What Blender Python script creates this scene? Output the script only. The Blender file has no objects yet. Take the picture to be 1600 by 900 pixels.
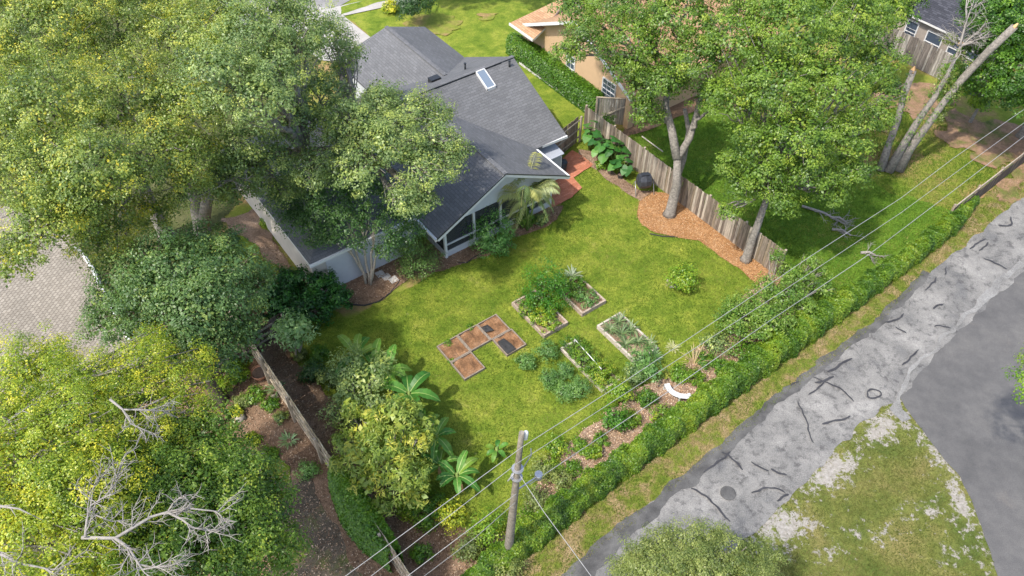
import bpy, bmesh, math, random
import numpy as np
from mathutils import Vector, Matrix, noise
from mathutils.geometry import tessellate_polygon

rad = math.radians
sc = bpy.context.scene
COL = sc.collection
random.seed(7)
RNG = np.random.default_rng(11)

# ------------------------------------------------------------------ camera, light, exposure
CAM_H = 28.0; FPX = 1244.0; PITCH = rad(47)
cam_data = bpy.data.cameras.new('camera'); cam = bpy.data.objects.new('camera', cam_data); COL.objects.link(cam)
cam.location = (0, 0, CAM_H); cam.rotation_euler = (rad(90) - PITCH, 0, 0)
cam_data.sensor_width = 36; cam_data.lens = 36 * FPX / 1600; cam_data.clip_end = 2000; cam_data.clip_start = 0.5
sc.camera = cam
SUN_AZ, SUN_EL = 40, 57          # shadows fall towards SUN_AZ (from +X), sun SUN_EL above the horizon
world = bpy.data.worlds.new('World'); sc.world = world; world.use_nodes = True
wn = world.node_tree.nodes; wl = world.node_tree.links
sky = wn.new('ShaderNodeTexSky'); sky.sky_type = 'NISHITA'; sky.sun_disc = False
sky.sun_elevation = rad(SUN_EL)
d_sun = Vector((-math.cos(rad(SUN_AZ)) * math.cos(rad(SUN_EL)), -math.sin(rad(SUN_AZ)) * math.cos(rad(SUN_EL)), math.sin(rad(SUN_EL))))
sky.sun_rotation = math.atan2(d_sun.x, d_sun.y)
sky.air_density = 1.0; sky.dust_density = 2.5
wl.new(sky.outputs[0], wn['Background'].inputs[0]); wn['Background'].inputs[1].default_value = 0.15
sl = bpy.data.lights.new('sun', 'SUN'); sl.energy = 2.35; sl.angle = rad(1.2); sl.color = (1, .95, .87)
so = bpy.data.objects.new('sun', sl); COL.objects.link(so); so.rotation_euler = d_sun.to_track_quat('Z', 'Y').to_euler()
sc.view_settings.view_transform = 'Standard'; sc.view_settings.look = 'None'; sc.view_settings.gamma = 1
sc.view_settings.exposure = 1.17

# ------------------------------------------------------------------ frames of reference
TH = rad(36); CT, ST = math.cos(TH), math.sin(TH)
def W(u, v, z=0.0):                                  # survey point of the photograph at height z -> world
    x = (u - 800) / FPX; y = -(v - 450) / FPX
    dy = math.cos(PITCH) + y * math.sin(PITCH); dz = -math.sin(PITCH) + y * math.cos(PITCH)
    t = (CAM_H - z) / -dz
    return Vector((x * t, dy * t, z))
def AB(a, b, z=0.0): return Vector((a * CT + b * ST, a * ST - b * CT, z))   # plot axes: a along the road, b towards the road
def toab(p): return (p.x * CT + p.y * ST, p.x * ST - p.y * CT)
def PAB(u, v, z=0.0): return toab(W(u, v, z))

# ------------------------------------------------------------------ materials
MATS = {}
def newmat(name):
    m = bpy.data.materials.new(name); m.use_nodes = True; MATS[name] = m
    nt = m.node_tree; return m, nt.nodes, nt.links, nt.nodes['Principled BSDF']
def c4(c): return (c[0], c[1], c[2], 1)
def ramp(n, stops, interp='LINEAR'):
    r = n.new('ShaderNodeValToRGB'); r.color_ramp.interpolation = interp
    e = r.color_ramp.elements
    while len(e) < len(stops): e.new(0.5)
    for i, (p, c) in enumerate(stops): e[i].position = p; e[i].color = c4(c)
    return r
def noise_node(n, l, src, scale, detail=4, rough=.6, dist=0):
    t = n.new('ShaderNodeTexNoise'); t.inputs['Scale'].default_value = scale; t.inputs['Detail'].default_value = detail
    t.inputs['Roughness'].default_value = rough; t.inputs['Distortion'].default_value = dist
    if src is not None: l.new(src, t.inputs['Vector'])
    return t
def mixrgb(n, l, mode, fac, a, b):
    m = n.new('ShaderNodeMix'); m.data_type = 'RGBA'; m.blend_type = mode
    for k, s in ((0, fac), (6, a), (7, b)):
        if isinstance(s, (int, float)): m.inputs[k].default_value = s
        elif isinstance(s, tuple): m.inputs[k].default_value = c4(s)
        else: l.new(s, m.inputs[k])
    return m.outputs[2]
def ground_mat(name, stops, s1, stops2=None, s2=6, fine=(.65, 1.3), s3=45, bump=.4, rough=.95, third=None):
    m, n, l, p = newmat(name)
    tc = n.new('ShaderNodeTexCoord'); o = tc.outputs['Object']
    a = noise_node(n, l, o, s1, 5, .62, .3); r = ramp(n, stops); l.new(a.outputs[0], r.inputs[0]); c = r.outputs[0]
    if stops2:
        b = noise_node(n, l, o, s2, 6, .7); r2 = ramp(n, stops2); l.new(b.outputs[0], r2.inputs[0])
        c = mixrgb(n, l, 'MULTIPLY', 1.0, c, r2.outputs[0])
    if third:                                       # (scale, lo, hi, colour): patches of another matter
        t = noise_node(n, l, o, third[0], 7, .68, .4); rr = ramp(n, [(third[1], (0, 0, 0)), (third[2], (1, 1, 1))]); l.new(t.outputs[0], rr.inputs[0])
        c = mixrgb(n, l, 'MIX', rr.outputs[0], c, third[3])
    f = noise_node(n, l, o, s3, 3, .8); r3 = ramp(n, [(.3, (fine[0],) * 3), (.7, (fine[1],) * 3)]); l.new(f.outputs[0], r3.inputs[0])
    c = mixrgb(n, l, 'MULTIPLY', 1.0, c, r3.outputs[0])
    l.new(c, p.inputs['Base Color']); p.inputs['Roughness'].default_value = rough; p.inputs['Specular IOR Level'].default_value = .15
    bp = n.new('ShaderNodeBump'); bp.inputs['Strength'].default_value = bump; bp.inputs['Distance'].default_value = .03
    l.new(f.outputs[0], bp.inputs['Height']); l.new(bp.outputs[0], p.inputs['Normal'])
    return m
G1, G2, G3 = (.1, .155, .018), (.135, .215, .018), (.22, .25, .045)
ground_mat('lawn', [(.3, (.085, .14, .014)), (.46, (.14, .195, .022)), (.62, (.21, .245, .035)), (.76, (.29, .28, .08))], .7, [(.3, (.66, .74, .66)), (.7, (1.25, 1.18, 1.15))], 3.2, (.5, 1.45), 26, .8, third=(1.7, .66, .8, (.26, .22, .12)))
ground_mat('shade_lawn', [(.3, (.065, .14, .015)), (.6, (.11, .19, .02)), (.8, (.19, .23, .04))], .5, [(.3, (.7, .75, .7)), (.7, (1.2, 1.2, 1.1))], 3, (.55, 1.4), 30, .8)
ground_mat('dry_lawn', [(.3, (.12, .19, .02)), (.48, (.2, .23, .04)), (.62, (.3, .2, .1)), (.8, (.4, .25, .16))], .35, [(.3, (.7, .75, .65)), (.7, (1.2, 1.15, 1.1))], 4, (.55, 1.35), 30, .8)
ground_mat('verge', [(.32, (.09, .15, .018)), (.45, (.16, .19, .035)), (.54, (.26, .2, .1)), (.72, (.34, .25, .165))], 1.1, [(.3, (.7, .75, .65)), (.7, (1.25, 1.2, 1.1))], 5, (.5, 1.35), 30, .8)
ground_mat('sandy_verge', [(.35, (.08, .11, .025)), (.5, (.13, .145, .038)), (.66, (.19, .17, .065))], .5, [(.3, (.75, .75, .7)), (.7, (1.2, 1.2, 1.1))], 4, (.5, 1.4), 26, .8, third=(2.4, .64, .74, (.27, .23, .17)))
ground_mat('sand', [(.3, (.3, .27, .23)), (.7, (.43, .4, .36))], 1.5, [(.3, (.75, .75, .75)), (.7, (1.1, 1.1, 1.1))], 8, (.7, 1.2), 40, .4, third=(2.2, .47, .55, (.17, .19, .05)))
ground_mat('orange_mulch', [(.3, (.3, .15, .06)), (.55, (.4, .22, .095)), (.8, (.48, .3, .16))], 1.2, [(.3, (.6, .6, .6)), (.7, (1.25, 1.2, 1.2))], 9, (.45, 1.45), 30, 1)
ground_mat('brown_mulch', [(.3, (.14, .09, .055)), (.55, (.25, .165, .105)), (.8, (.36, .26, .185))], .8, [(.3, (.6, .6, .6)), (.7, (1.25, 1.2, 1.2))], 9, (.45, 1.45), 30, 1)
ground_mat('pale_mulch', [(.3, (.2, .13, .085)), (.55, (.31, .215, .15)), (.8, (.42, .32, .245))], .9, [(.3, (.6, .6, .6)), (.7, (1.2, 1.2, 1.2))], 9, (.45, 1.45), 30, 1)
ground_mat('painted_shade', [(.3, (.05, .06, .02)), (.55, (.09, .1, .035)), (.8, (.14, .12, .07))], .5, [(.3, (.7, .7, .7)), (.7, (1.2, 1.2, 1.2))], 5, (.5, 1.4), 28, .8)  # ground tone with the shade under the crowns put into the colour
ground_mat('litter_ground', [(.3, (.11, .14, .03)), (.42, (.18, .16, .06)), (.52, (.27, .17, .1)), (.75, (.34, .22, .15))], .9, [(.3, (.7, .7, .7)), (.7, (1.2, 1.2, 1.2))], 5, (.5, 1.4), 28, .8)
ground_mat('dirt', [(.3, (.07, .058, .042)), (.5, (.13, .105, .075)), (.62, (.13, .14, .045)), (.8, (.2, .17, .1))], .5, [(.3, (.7, .7, .7)), (.7, (1.2, 1.2, 1.2))], 6, (.5, 1.4), 30, .8)
ground_mat('bed_soil', [(.3, (.16, .085, .045)), (.5, (.28, .15, .075)), (.75, (.4, .24, .14))], 1.6, [(.3, (.6, .6, .6)), (.7, (1.2, 1.2, 1.2))], 14, (.5, 1.4), 45, 1)
ground_mat('old_asphalt', [(.3, (.12, .12, .122)), (.44, (.17, .166, .158)), (.58, (.225, .218, .205)), (.75, (.31, .3, .28))], .5, [(.36, (.55, .55, .56)), (.47, (.95, .95, .95)), (.8, (1.12, 1.12, 1.1))], 2.6, (.6, 1.3), 22, .3, third=(.9, .6, .7, (.1, .1, .1)))
ground_mat('dark_asphalt', [(.3, (.09, .089, .088)), (.5, (.108, .106, .104)), (.72, (.135, .131, .125))], .35, [(.3, (.82, .82, .83)), (.7, (1.12, 1.11, 1.09))], 1.7, (.75, 1.22), 26, .2, third=(.5, .62, .78, (.15, .135, .12)))
ground_mat('edge_asphalt', [(.35, (.065, .064, .063)), (.65, (.135, .133, .128))], 1.2, None, 2, (.7, 1.2), 38, .3)
ground_mat('tar', [(.3, (.035, .035, .04)), (.7, (.06, .06, .065))], 2, None, 2, (.8, 1.2), 30, .2, .7)
ground_mat('concrete', [(.3, (.33, .315, .29)), (.7, (.42, .4, .375))], .8, [(.3, (.85, .85, .85)), (.7, (1.05, 1.05, 1.05))], 5, (.88, 1.1), 45, .1)
ground_mat('street', [(.3, (.2, .195, .19)), (.7, (.3, .29, .28))], .8, [(.3, (.8, .8, .8)), (.7, (1.1, 1.1, 1.1))], 5, (.8, 1.1), 45, .1)
ground_mat('gravel', [(.3, (.2, .195, .185)), (.7, (.33, .325, .31))], 1, [(.3, (.6, .6, .6)), (.7, (1.2, 1.2, 1.2))], 20, (.5, 1.3), 60, .6)

def simple(name, c, rough=.6, var=.15, s=8, metal=0, bump=0, spec=.4):
    m, n, l, p = newmat(name); tc = n.new('ShaderNodeTexCoord')
    a = noise_node(n, l, tc.outputs['Object'], s, 5, .65)
    r = ramp(n, [(.3, tuple(x * (1 - var) for x in c)), (.7, tuple(min(1, x * (1 + var)) for x in c))]); l.new(a.outputs[0], r.inputs[0])
    l.new(r.outputs[0], p.inputs['Base Color']); p.inputs['Roughness'].default_value = rough; p.inputs['Metallic'].default_value = metal
    p.inputs['Specular IOR Level'].default_value = spec
    if bump:
        bp = n.new('ShaderNodeBump'); bp.inputs['Strength'].default_value = bump; bp.inputs['Distance'].default_value = .02
        l.new(a.outputs[0], bp.inputs['Height']); l.new(bp.outputs[0], p.inputs['Normal'])
    return m
simple('white_paint', (.6, .6, .59), .5, .06, 3)
simple('wall_white', (.5, .51, .53), .8, .06, 2)
simple('wall_cream', (.52, .47, .4), .85, .07, 2)
simple('wall_tan', (.5, .34, .2), .9, .06, 2)
simple('wall_grey', (.3, .26, .22), .9, .08, 3)
simple('grey_panel', (.3, .32, .36), .5, .08, 3)
simple('black_plastic', (.025, .027, .03), .4, .3, 6)
simple('grill_black', (.035, .038, .045), .35, .4, 9)
simple('steel', (.45, .45, .46), .4, .1, 6, .7)
simple('wire_pale', (.3, .3, .295), .5, .1, 3)
simple('wire_dark', (.22, .22, .21), .5, .1, 3)
simple('red_plastic', (.3, .015, .015), .45, .15, 5)
simple('screen_black', (.03, .032, .035), .5, .2, 6)
simple('terracotta', (.55, .27, .16), .8, .15, 10)
simple('stone', (.28, .25, .2), .9, .3, 7, 0, .6)
simple('paver_slab', (.48, .46, .43), .85, .12, 9)
simple('bark_oak', (.21, .19, .165), .95, .45, 9, 0, 1, .1)
simple('bark_pale', (.42, .36, .28), .9, .3, 10, 0, .8, .1)
simple('bark_dark', (.12, .09, .07), .95, .35, 9, 0, 1, .1)
simple('dead_wood', (.27, .25, .225), .9, .2, 10, 0, .5, .1)
simple('cut_wood', (.62, .38, .18), .9, .25, 14, 0, .5, .1)
simple('pole_wood', (.21, .185, .15), .9, .35, 7, 0, .7, .15)
simple('old_timber', (.35, .28, .22), .9, .35, 12, 0, .5, .1)
simple('bleached_timber', (.43, .38, .32), .9, .35, 12, 0, .4, .1)
simple('dark_timber', (.23, .19, .15), .9, .35, 12, 0, .5, .1)
simple('rubber_edge', (.03, .03, .03), .8, .2, 12)
simple('white_bench', (.55, .56, .56), .7, .12, 10)
simple('stalk', (.16, .22, .05), .7, .2, 10)

def attr_mat(name, rough=.5, trans=.3, spec=.35, streak=False):
    m, n, l, p = newmat(name)
    at = n.new('ShaderNodeAttribute'); at.attribute_name = 'Col'; c = at.outputs['Color']
    p.inputs['Roughness'].default_value = rough; p.inputs['Specular IOR Level'].default_value = spec
    if streak:
        tc = n.new('ShaderNodeTexCoord'); mp = n.new('ShaderNodeMapping'); mp.inputs['Scale'].default_value = (9, 9, 1.1)
        l.new(tc.outputs['Object'], mp.inputs[0]); a = noise_node(n, l, mp.outputs[0], 1.5, 6, .7)
        r = ramp(n, [(.3, (.5, .5, .48)), (.7, (1.35, 1.3, 1.25))]); l.new(a.outputs[0], r.inputs[0])
        c = mixrgb(n, l, 'MULTIPLY', 1.0, c, r.outputs[0])
    l.new(c, p.inputs['Base Color'])
    if trans:
        t = n.new('ShaderNodeBsdfTranslucent'); g = mixrgb(n, l, 'MULTIPLY', 1.0, c, (1.25, 1.35, .5)); l.new(g, t.inputs[0])
        mx = n.new('ShaderNodeMixShader'); mx.inputs[0].default_value = trans
        l.new(p.outputs[0], mx.inputs[1]); l.new(t.outputs[0], mx.inputs[2]); l.new(mx.outputs[0], n['Material Output'].inputs[0])
    return m
attr_mat('leaf', .42, .38, .5)
attr_mat('glossy_leaf', .45, .25, .35)
attr_mat('grass_blade', .7, .25, .15)
attr_mat('chips', .95, 0, .1)
attr_mat('boards', .9, 0, .1, True)

def brick_mat(name, c1, c2, mortar, bw, bh, ms=.01, rough=.9, off=.5, big=(.85, 1.12), bigscale=.6, uvrot=0):
    m, n, l, p = newmat(name); uv = n.new('ShaderNodeTexCoord')
    mp = n.new('ShaderNodeMapping'); mp.inputs['Rotation'].default_value = (0, 0, uvrot); l.new(uv.outputs['UV'], mp.inputs[0])
    b = n.new('ShaderNodeTexBrick'); b.inputs['Color1'].default_value = c4(c1); b.inputs['Color2'].default_value = c4(c2); b.inputs['Mortar'].default_value = c4(mortar)
    b.inputs['Scale'].default_value = 1; b.inputs['Brick Width'].default_value = bw; b.inputs['Row Height'].default_value = bh; b.inputs['Mortar Size'].default_value = ms
    b.offset = off; b.inputs['Bias'].default_value = 0
    l.new(mp.outputs[0], b.inputs[0])
    tc = n.new('ShaderNodeTexCoord'); a = noise_node(n, l, tc.outputs['Object'], bigscale, 6, .65); r = ramp(n, [(.3, (big[0],) * 3), (.7, (big[1],) * 3)]); l.new(a.outputs[0], r.inputs[0])
    f = noise_node(n, l, tc.outputs['Object'], 25, 3, .7); r2 = ramp(n, [(.3, (.8,) * 3), (.7, (1.18,) * 3)]); l.new(f.outputs[0], r2.inputs[0])
    c = mixrgb(n, l, 'MULTIPLY', 1.0, b.outputs[0], r.outputs[0]); c = mixrgb(n, l, 'MULTIPLY', 1.0, c, r2.outputs[0])
    l.new(c, p.inputs['Base Color']); p.inputs['Roughness'].default_value = rough; p.inputs['Specular IOR Level'].default_value = .2
    bp = n.new('ShaderNodeBump'); bp.inputs['Strength'].default_value = .5; bp.inputs['Distance'].default_value = .01; bp.invert = True
    l.new(b.outputs[1], bp.inputs['Height']); l.new(bp.outputs[0], p.inputs['Normal'])
    return m
brick_mat('shingle_grey', (.115, .117, .121), (.145, .147, .152), (.095, .096, .1), .36, .15, .012, big=(.9, 1.08))
brick_mat('shingle_tan', (.34, .2, .11), (.44, .28, .165), (.25, .145, .08), .36, .15, .012)
brick_mat('shingle_dark', (.035, .037, .045), (.07, .072, .085), (.025, .025, .03), .36, .15, .012)
brick_mat('brick_patio', (.38, .13, .07), (.5, .2, .12), (.3, .14, .09), .22, .11, .008)
brick_mat('paver_drive', (.22, .195, .16), (.29, .26, .215), (.13, .112, .09), .24, .17, .014, bigscale=.4, uvrot=.75)
def glass_mat():
    m, n, l, p = newmat('window_glass'); p.inputs['Base Color'].default_value = (.06, .08, .11, 1); p.inputs['Roughness'].default_value = .08; p.inputs['Specular IOR Level'].default_value = .8
    m, n, l, p = newmat('skylight_glass'); p.inputs['Base Color'].default_value = (.16, .2, .25, 1); p.inputs['Roughness'].default_value = .12; p.inputs['Specular IOR Level'].default_value = .8
    m, n, l, p = newmat('insect_screen'); p.inputs['Base Color'].default_value = (.05, .055, .06, 1); p.inputs['Roughness'].default_value = .7
    t = n.new('ShaderNodeBsdfTransparent'); mx = n.new('ShaderNodeMixShader'); mx.inputs[0].default_value = .4
    l.new(p.outputs[0], mx.inputs[1]); l.new(t.outputs[0], mx.inputs[2]); l.new(mx.outputs[0], n['Material Output'].inputs[0])
glass_mat()

# ------------------------------------------------------------------ objects
ORIG = {}
def tag(o, label=None, cat=None, group=None, kind=None):
    for k, v in (('label', label), ('category', cat), ('group', group), ('kind', kind)):
        if v: o[k] = v
    return o
def thing(name, label, cat, loc, group=None):
    o = bpy.data.objects.new(name, None); COL.objects.link(o); o.location = loc; o.empty_display_size = .3
    ORIG[o.name] = Vector(loc); return tag(o, label, cat, group)
def link(name, me, mat, parent=None, origin=None):
    o = bpy.data.objects.new(name, me); COL.objects.link(o)
    mats = mat if isinstance(mat, (list, tuple)) else [mat]
    for m in mats: me.materials.append(MATS[m])
    if parent is not None: o.parent = parent; ORIG[o.name] = ORIG[parent.name]
    else: o.location = origin or (0, 0, 0); ORIG[o.name] = Vector(o.location)
    return o
class MB:
    def __init__(s): s.v = []; s.f = []; s.c = []; s.mi = []; s.sm = []
    def face(s, pts, c=None, mi=0, sm=False):
        i = len(s.v); s.v += [Vector(p) for p in pts]; s.f.append(tuple(range(i, i + len(pts)))); s.c.append(c); s.mi.append(mi); s.sm.append(sm)
    def box(s, c, sx, sy, sz, rz=0, col=None, mi=0, bev=0, M=None):      # c = centre of the base
        R = Matrix.Rotation(rz, 3, 'Z') if M is None else M; c = Vector(c)
        def P(x, y, z): return c + R @ Vector((x * sx / 2, y * sy / 2, z * sz))
        q = [P(x, y, z) for z in (0, 1) for y in (-1, 1) for x in (-1, 1)]
        for f in ((0, 2, 3, 1), (4, 5, 7, 6), (0, 1, 5, 4), (2, 6, 7, 3), (0, 4, 6, 2), (1, 3, 7, 5)): s.face([q[k] for k in f], col, mi)
    def abox(s, a0, a1, b0, b1, z0, z1, col=None, mi=0):
        s.box(AB((a0 + a1) / 2, (b0 + b1) / 2, z0), abs(a1 - a0), abs(b1 - b0), z1 - z0, TH, col, mi)
    def beam(s, p, q, w, h, col=None, mi=0):                            # rectangular bar between two points
        p, q = Vector(p), Vector(q); d = q - p; L = d.length; d.normalize()
        up = Vector((0, 0, 1)) if abs(d.z) < .95 else Vector((1, 0, 0)); x = d.cross(up).normalized(); u = x.cross(d)
        r = [p + x * w / 2 * i + u * h / 2 * j for i, j in ((-1, -1), (1, -1), (1, 1), (-1, 1))]; t = [k + d * L for k in r]
        s.face(r[::-1], col, mi); s.face(t, col, mi)
        for k in range(4): s.face([r[k], r[(k + 1) % 4], t[(k + 1) % 4], t[k]], col, mi)
    def tube(s, pts, rr, n=8, col=None, mi=0, cap=True, wob=0):
        pts = [Vector(p) for p in pts]; rings = []; px = None
        for i, p in enumerate(pts):
            d = (pts[min(i + 1, len(pts) - 1)] - pts[max(i - 1, 0)]).normalized()
            if px is None: px = d.orthogonal().normalized()
            px = (px - d * px.dot(d)).normalized(); y = d.cross(px); r = rr[i] if isinstance(rr, (list, tuple)) else rr
            i0 = len(s.v)
            for k in range(n):
                w = 1 + (random.uniform(-wob, wob) if wob else 0)
                s.v.append(p + (px * math.cos(k * 2 * math.pi / n) + y * math.sin(k * 2 * math.pi / n)) * r * w)
            rings.append(i0)
        for a, b in zip(rings, rings[1:]):
            for k in range(n):
                s.f.append((a + k, a + (k + 1) % n, b + (k + 1) % n, b + k)); s.c.append(col); s.mi.append(mi); s.sm.append(True)
        if cap:
            for a, rev in ((rings[0], True), (rings[-1], False)):
                f = tuple(range(a, a + n)); s.f.append(f[::-1] if rev else f); s.c.append(col); s.mi.append(mi); s.sm.append(False)
    def slab(s, pts, th, mi=0, mi_side=0):                               # planar polygon with thickness below it
        pts = [Vector(p) for p in pts]; n = (pts[1] - pts[0]).cross(pts[2] - pts[0])
        if n.z < 0: pts = pts[::-1]
        low = [p - Vector((0, 0, th)) for p in pts]
        s.face(pts, None, mi); s.face(low[::-1], None, mi_side)
        for k in range(len(pts)): s.face([pts[k], low[k], low[(k + 1) % len(pts)], pts[(k + 1) % len(pts)]], None, mi_side)
    def build(s, name, mat, parent=None, origin=None):
        off = ORIG[parent.name] if parent is not None else Vector(origin or (0, 0, 0))
        me = bpy.data.meshes.new(name); me.from_pydata([tuple(p - off) for p in s.v], [], s.f)
        me.polygons.foreach_set('material_index', s.mi); me.polygons.foreach_set('use_smooth', s.sm)
        if any(c is not None for c in s.c):
            at = me.color_attributes.new('Col', 'FLOAT_COLOR', 'CORNER'); arr = []
            for f, c in zip(s.f, s.c): arr += list(c4(c or (.3, .3, .3))) * len(f)
            at.data.foreach_set('color', arr)
        uv = me.uv_layers.new(name='UVMap'); co = np.zeros(len(me.loops) * 2)
        k = 0
        for f in s.f:
            P = [s.v[i] for i in f]; n = (P[1] - P[0]).cross(P[2] - P[0])
            if n.length < 1e-9: k += 2 * len(f); continue
            n.normalize()
            e = Vector((0, 0, 1)).cross(n) if abs(n.z) < .995 else Vector((CT, ST, 0)); e.normalize(); t = n.cross(e)
            for p in P: co[k] = p.dot(e); co[k + 1] = p.dot(t); k += 2
        uv.data.foreach_set('uv', co); me.update()
        return link(name, me, mat, parent, origin)

# ---- leaves in bulk: numpy
def unit(a): return a / np.maximum(np.linalg.norm(a, axis=1, keepdims=True), 1e-9)
class Fol:
    def __init__(s): s.V = []; s.C = []
    def quads(s, P, N, T, L, Wd, C, fold=.15):
        n = len(P); N = unit(N); T = unit(T - N * np.sum(T * N, 1, keepdims=True)); B = np.cross(N, T)
        L = np.broadcast_to(np.asarray(L, float).reshape(-1, 1), (n, 1)); Wd = np.broadcast_to(np.asarray(Wd, float).reshape(-1, 1), (n, 1))
        a = P - T * L * .5; c = P + T * L * .5 - N * L * fold * .6; m = P - T * L * .05 + N * L * fold * .2
        q = np.stack([a, m + B * Wd * .5, c, m - B * Wd * .5], 1); s.V.append(q); s.C.append(np.repeat(C[:, None, :], 4, 1))
    def raw(s, Q, C): s.V.append(Q); s.C.append(np.repeat(C[:, None, :], 4, 1))
    def build(s, name, mat, parent=None, origin=None):
        V = np.concatenate(s.V); C = np.clip(np.concatenate(s.C), 0, 1); n = len(V)
        off = np.array(ORIG[parent.name] if parent is not None else Vector(origin or (0, 0, 0)))
        me = bpy.data.meshes.new(name); me.vertices.add(n * 4); me.vertices.foreach_set('co', (V.reshape(-1, 3) - off).astype(np.float32).ravel())
        me.loops.add(n * 4); me.loops.foreach_set('vertex_index', np.arange(n * 4, dtype=np.int32))
        me.polygons.add(n); me.polygons.foreach_set('loop_start', np.arange(0, n * 4, 4, dtype=np.int32))
        at = me.color_attributes.new('Col', 'FLOAT_COLOR', 'POINT'); cc = np.concatenate([C.reshape(-1, 3), np.ones((n * 4, 1))], 1); at.data.foreach_set('color', cc.astype(np.float32).ravel())
        me.update(calc_edges=True); me.validate()
        return link(name, me, mat, parent, origin)
def rdir(n): return unit(RNG.normal(size=(n, 3)))
def palette(pal, t):
    pal = np.array(pal, float); x = np.clip(t, 0, .9999) * (len(pal) - 1); i = x.astype(int); f = (x - i)[:, None]
    return pal[i] * (1 - f) + pal[i + 1] * f
OAK = [(0.073, 0.116, 0.029), (0.122, 0.186, 0.041), (0.195, 0.273, 0.058), (0.292, 0.36, 0.075), (0.438, 0.464, 0.081), (0.67, 0.568, 0.058)]
OAKB = [(0.078, 0.13, 0.046), (0.13, 0.202, 0.065), (0.195, 0.28, 0.091), (0.286, 0.364, 0.111), (0.442, 0.494, 0.117)]
RICH = [(.04, .11, .012), (.07, .17, .016), (.115, .24, .02), (.17, .3, .025), (.26, .36, .035)]
DEEP = [(.018, .055, .014), (.03, .08, .02), (.045, .11, .025), (.07, .145, .03)]
TREEG = [(.055, .115, .018), (.095, .18, .025), (.15, .25, .03), (.215, .32, .04), (.33, .4, .05)]
YELL = [(0.094, 0.177, 0.018), (0.177, 0.271, 0.024), (0.283, 0.366, 0.029), (0.425, 0.46, 0.035), (0.614, 0.555, 0.041)]
OLIV = [(0.095, 0.137, 0.037), (0.158, 0.21, 0.053), (0.242, 0.294, 0.079), (0.336, 0.367, 0.105)]
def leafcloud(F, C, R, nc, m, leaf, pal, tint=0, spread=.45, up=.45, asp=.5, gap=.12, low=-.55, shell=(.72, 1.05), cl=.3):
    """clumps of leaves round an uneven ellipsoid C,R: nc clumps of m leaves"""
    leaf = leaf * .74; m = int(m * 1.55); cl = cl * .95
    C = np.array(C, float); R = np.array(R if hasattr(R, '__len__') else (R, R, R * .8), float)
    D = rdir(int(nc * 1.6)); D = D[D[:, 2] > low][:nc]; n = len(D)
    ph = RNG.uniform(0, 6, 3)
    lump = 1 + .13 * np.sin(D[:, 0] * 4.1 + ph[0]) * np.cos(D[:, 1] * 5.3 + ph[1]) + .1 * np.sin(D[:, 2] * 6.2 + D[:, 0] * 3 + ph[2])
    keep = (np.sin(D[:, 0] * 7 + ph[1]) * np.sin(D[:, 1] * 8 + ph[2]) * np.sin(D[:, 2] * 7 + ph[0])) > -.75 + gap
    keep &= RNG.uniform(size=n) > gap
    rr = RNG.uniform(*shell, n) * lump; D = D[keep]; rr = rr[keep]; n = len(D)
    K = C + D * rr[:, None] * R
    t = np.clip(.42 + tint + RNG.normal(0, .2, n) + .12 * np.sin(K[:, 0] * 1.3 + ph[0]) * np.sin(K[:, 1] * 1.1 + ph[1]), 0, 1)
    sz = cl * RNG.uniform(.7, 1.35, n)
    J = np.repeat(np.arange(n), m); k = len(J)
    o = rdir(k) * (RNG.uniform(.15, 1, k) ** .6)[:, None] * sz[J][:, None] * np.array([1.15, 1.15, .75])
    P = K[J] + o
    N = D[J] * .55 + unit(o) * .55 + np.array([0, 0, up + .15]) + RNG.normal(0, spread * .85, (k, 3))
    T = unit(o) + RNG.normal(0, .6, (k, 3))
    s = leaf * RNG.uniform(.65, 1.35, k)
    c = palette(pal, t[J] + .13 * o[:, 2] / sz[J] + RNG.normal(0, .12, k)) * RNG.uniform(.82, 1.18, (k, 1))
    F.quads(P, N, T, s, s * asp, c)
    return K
def curve(p, q, sag=0, n=6, jit=0):
    p, q = Vector(p), Vector(q); out = []
    for i in range(n + 1):
        t = i / n; r = p.lerp(q, t); r.z += sag * 4 * t * (1 - t)
        if 0 < i < n and jit: r += Vector((random.uniform(-jit, jit), random.uniform(-jit, jit), random.uniform(-jit, jit)))
        out.append(r)
    return out
def twigs(mb, p, d, L, r, depth, n=5, drop=0):
    p = Vector(p); d = Vector(d).normalized(); pts = [p]; k = 4
    for i in range(k):
        d = (d + Vector((random.gauss(0, .16), random.gauss(0, .16), random.gauss(0, .12) - drop))).normalized(); pts.append(pts[-1] + d * L / k)
    mb.tube(pts, [r * (1 - .16 * i) for i in range(k + 1)], n, cap=False)
    if depth > 0:
        for i in range(1, k + 1):
            for _ in range(2 if i > 1 else 1):
                e = (d + Vector((random.gauss(0, .75), random.gauss(0, .75), random.gauss(0, .45)))).normalized()
                twigs(mb, pts[i], e, L * random.uniform(.4, .62), r * .5, depth - 1, 4, drop)

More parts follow.
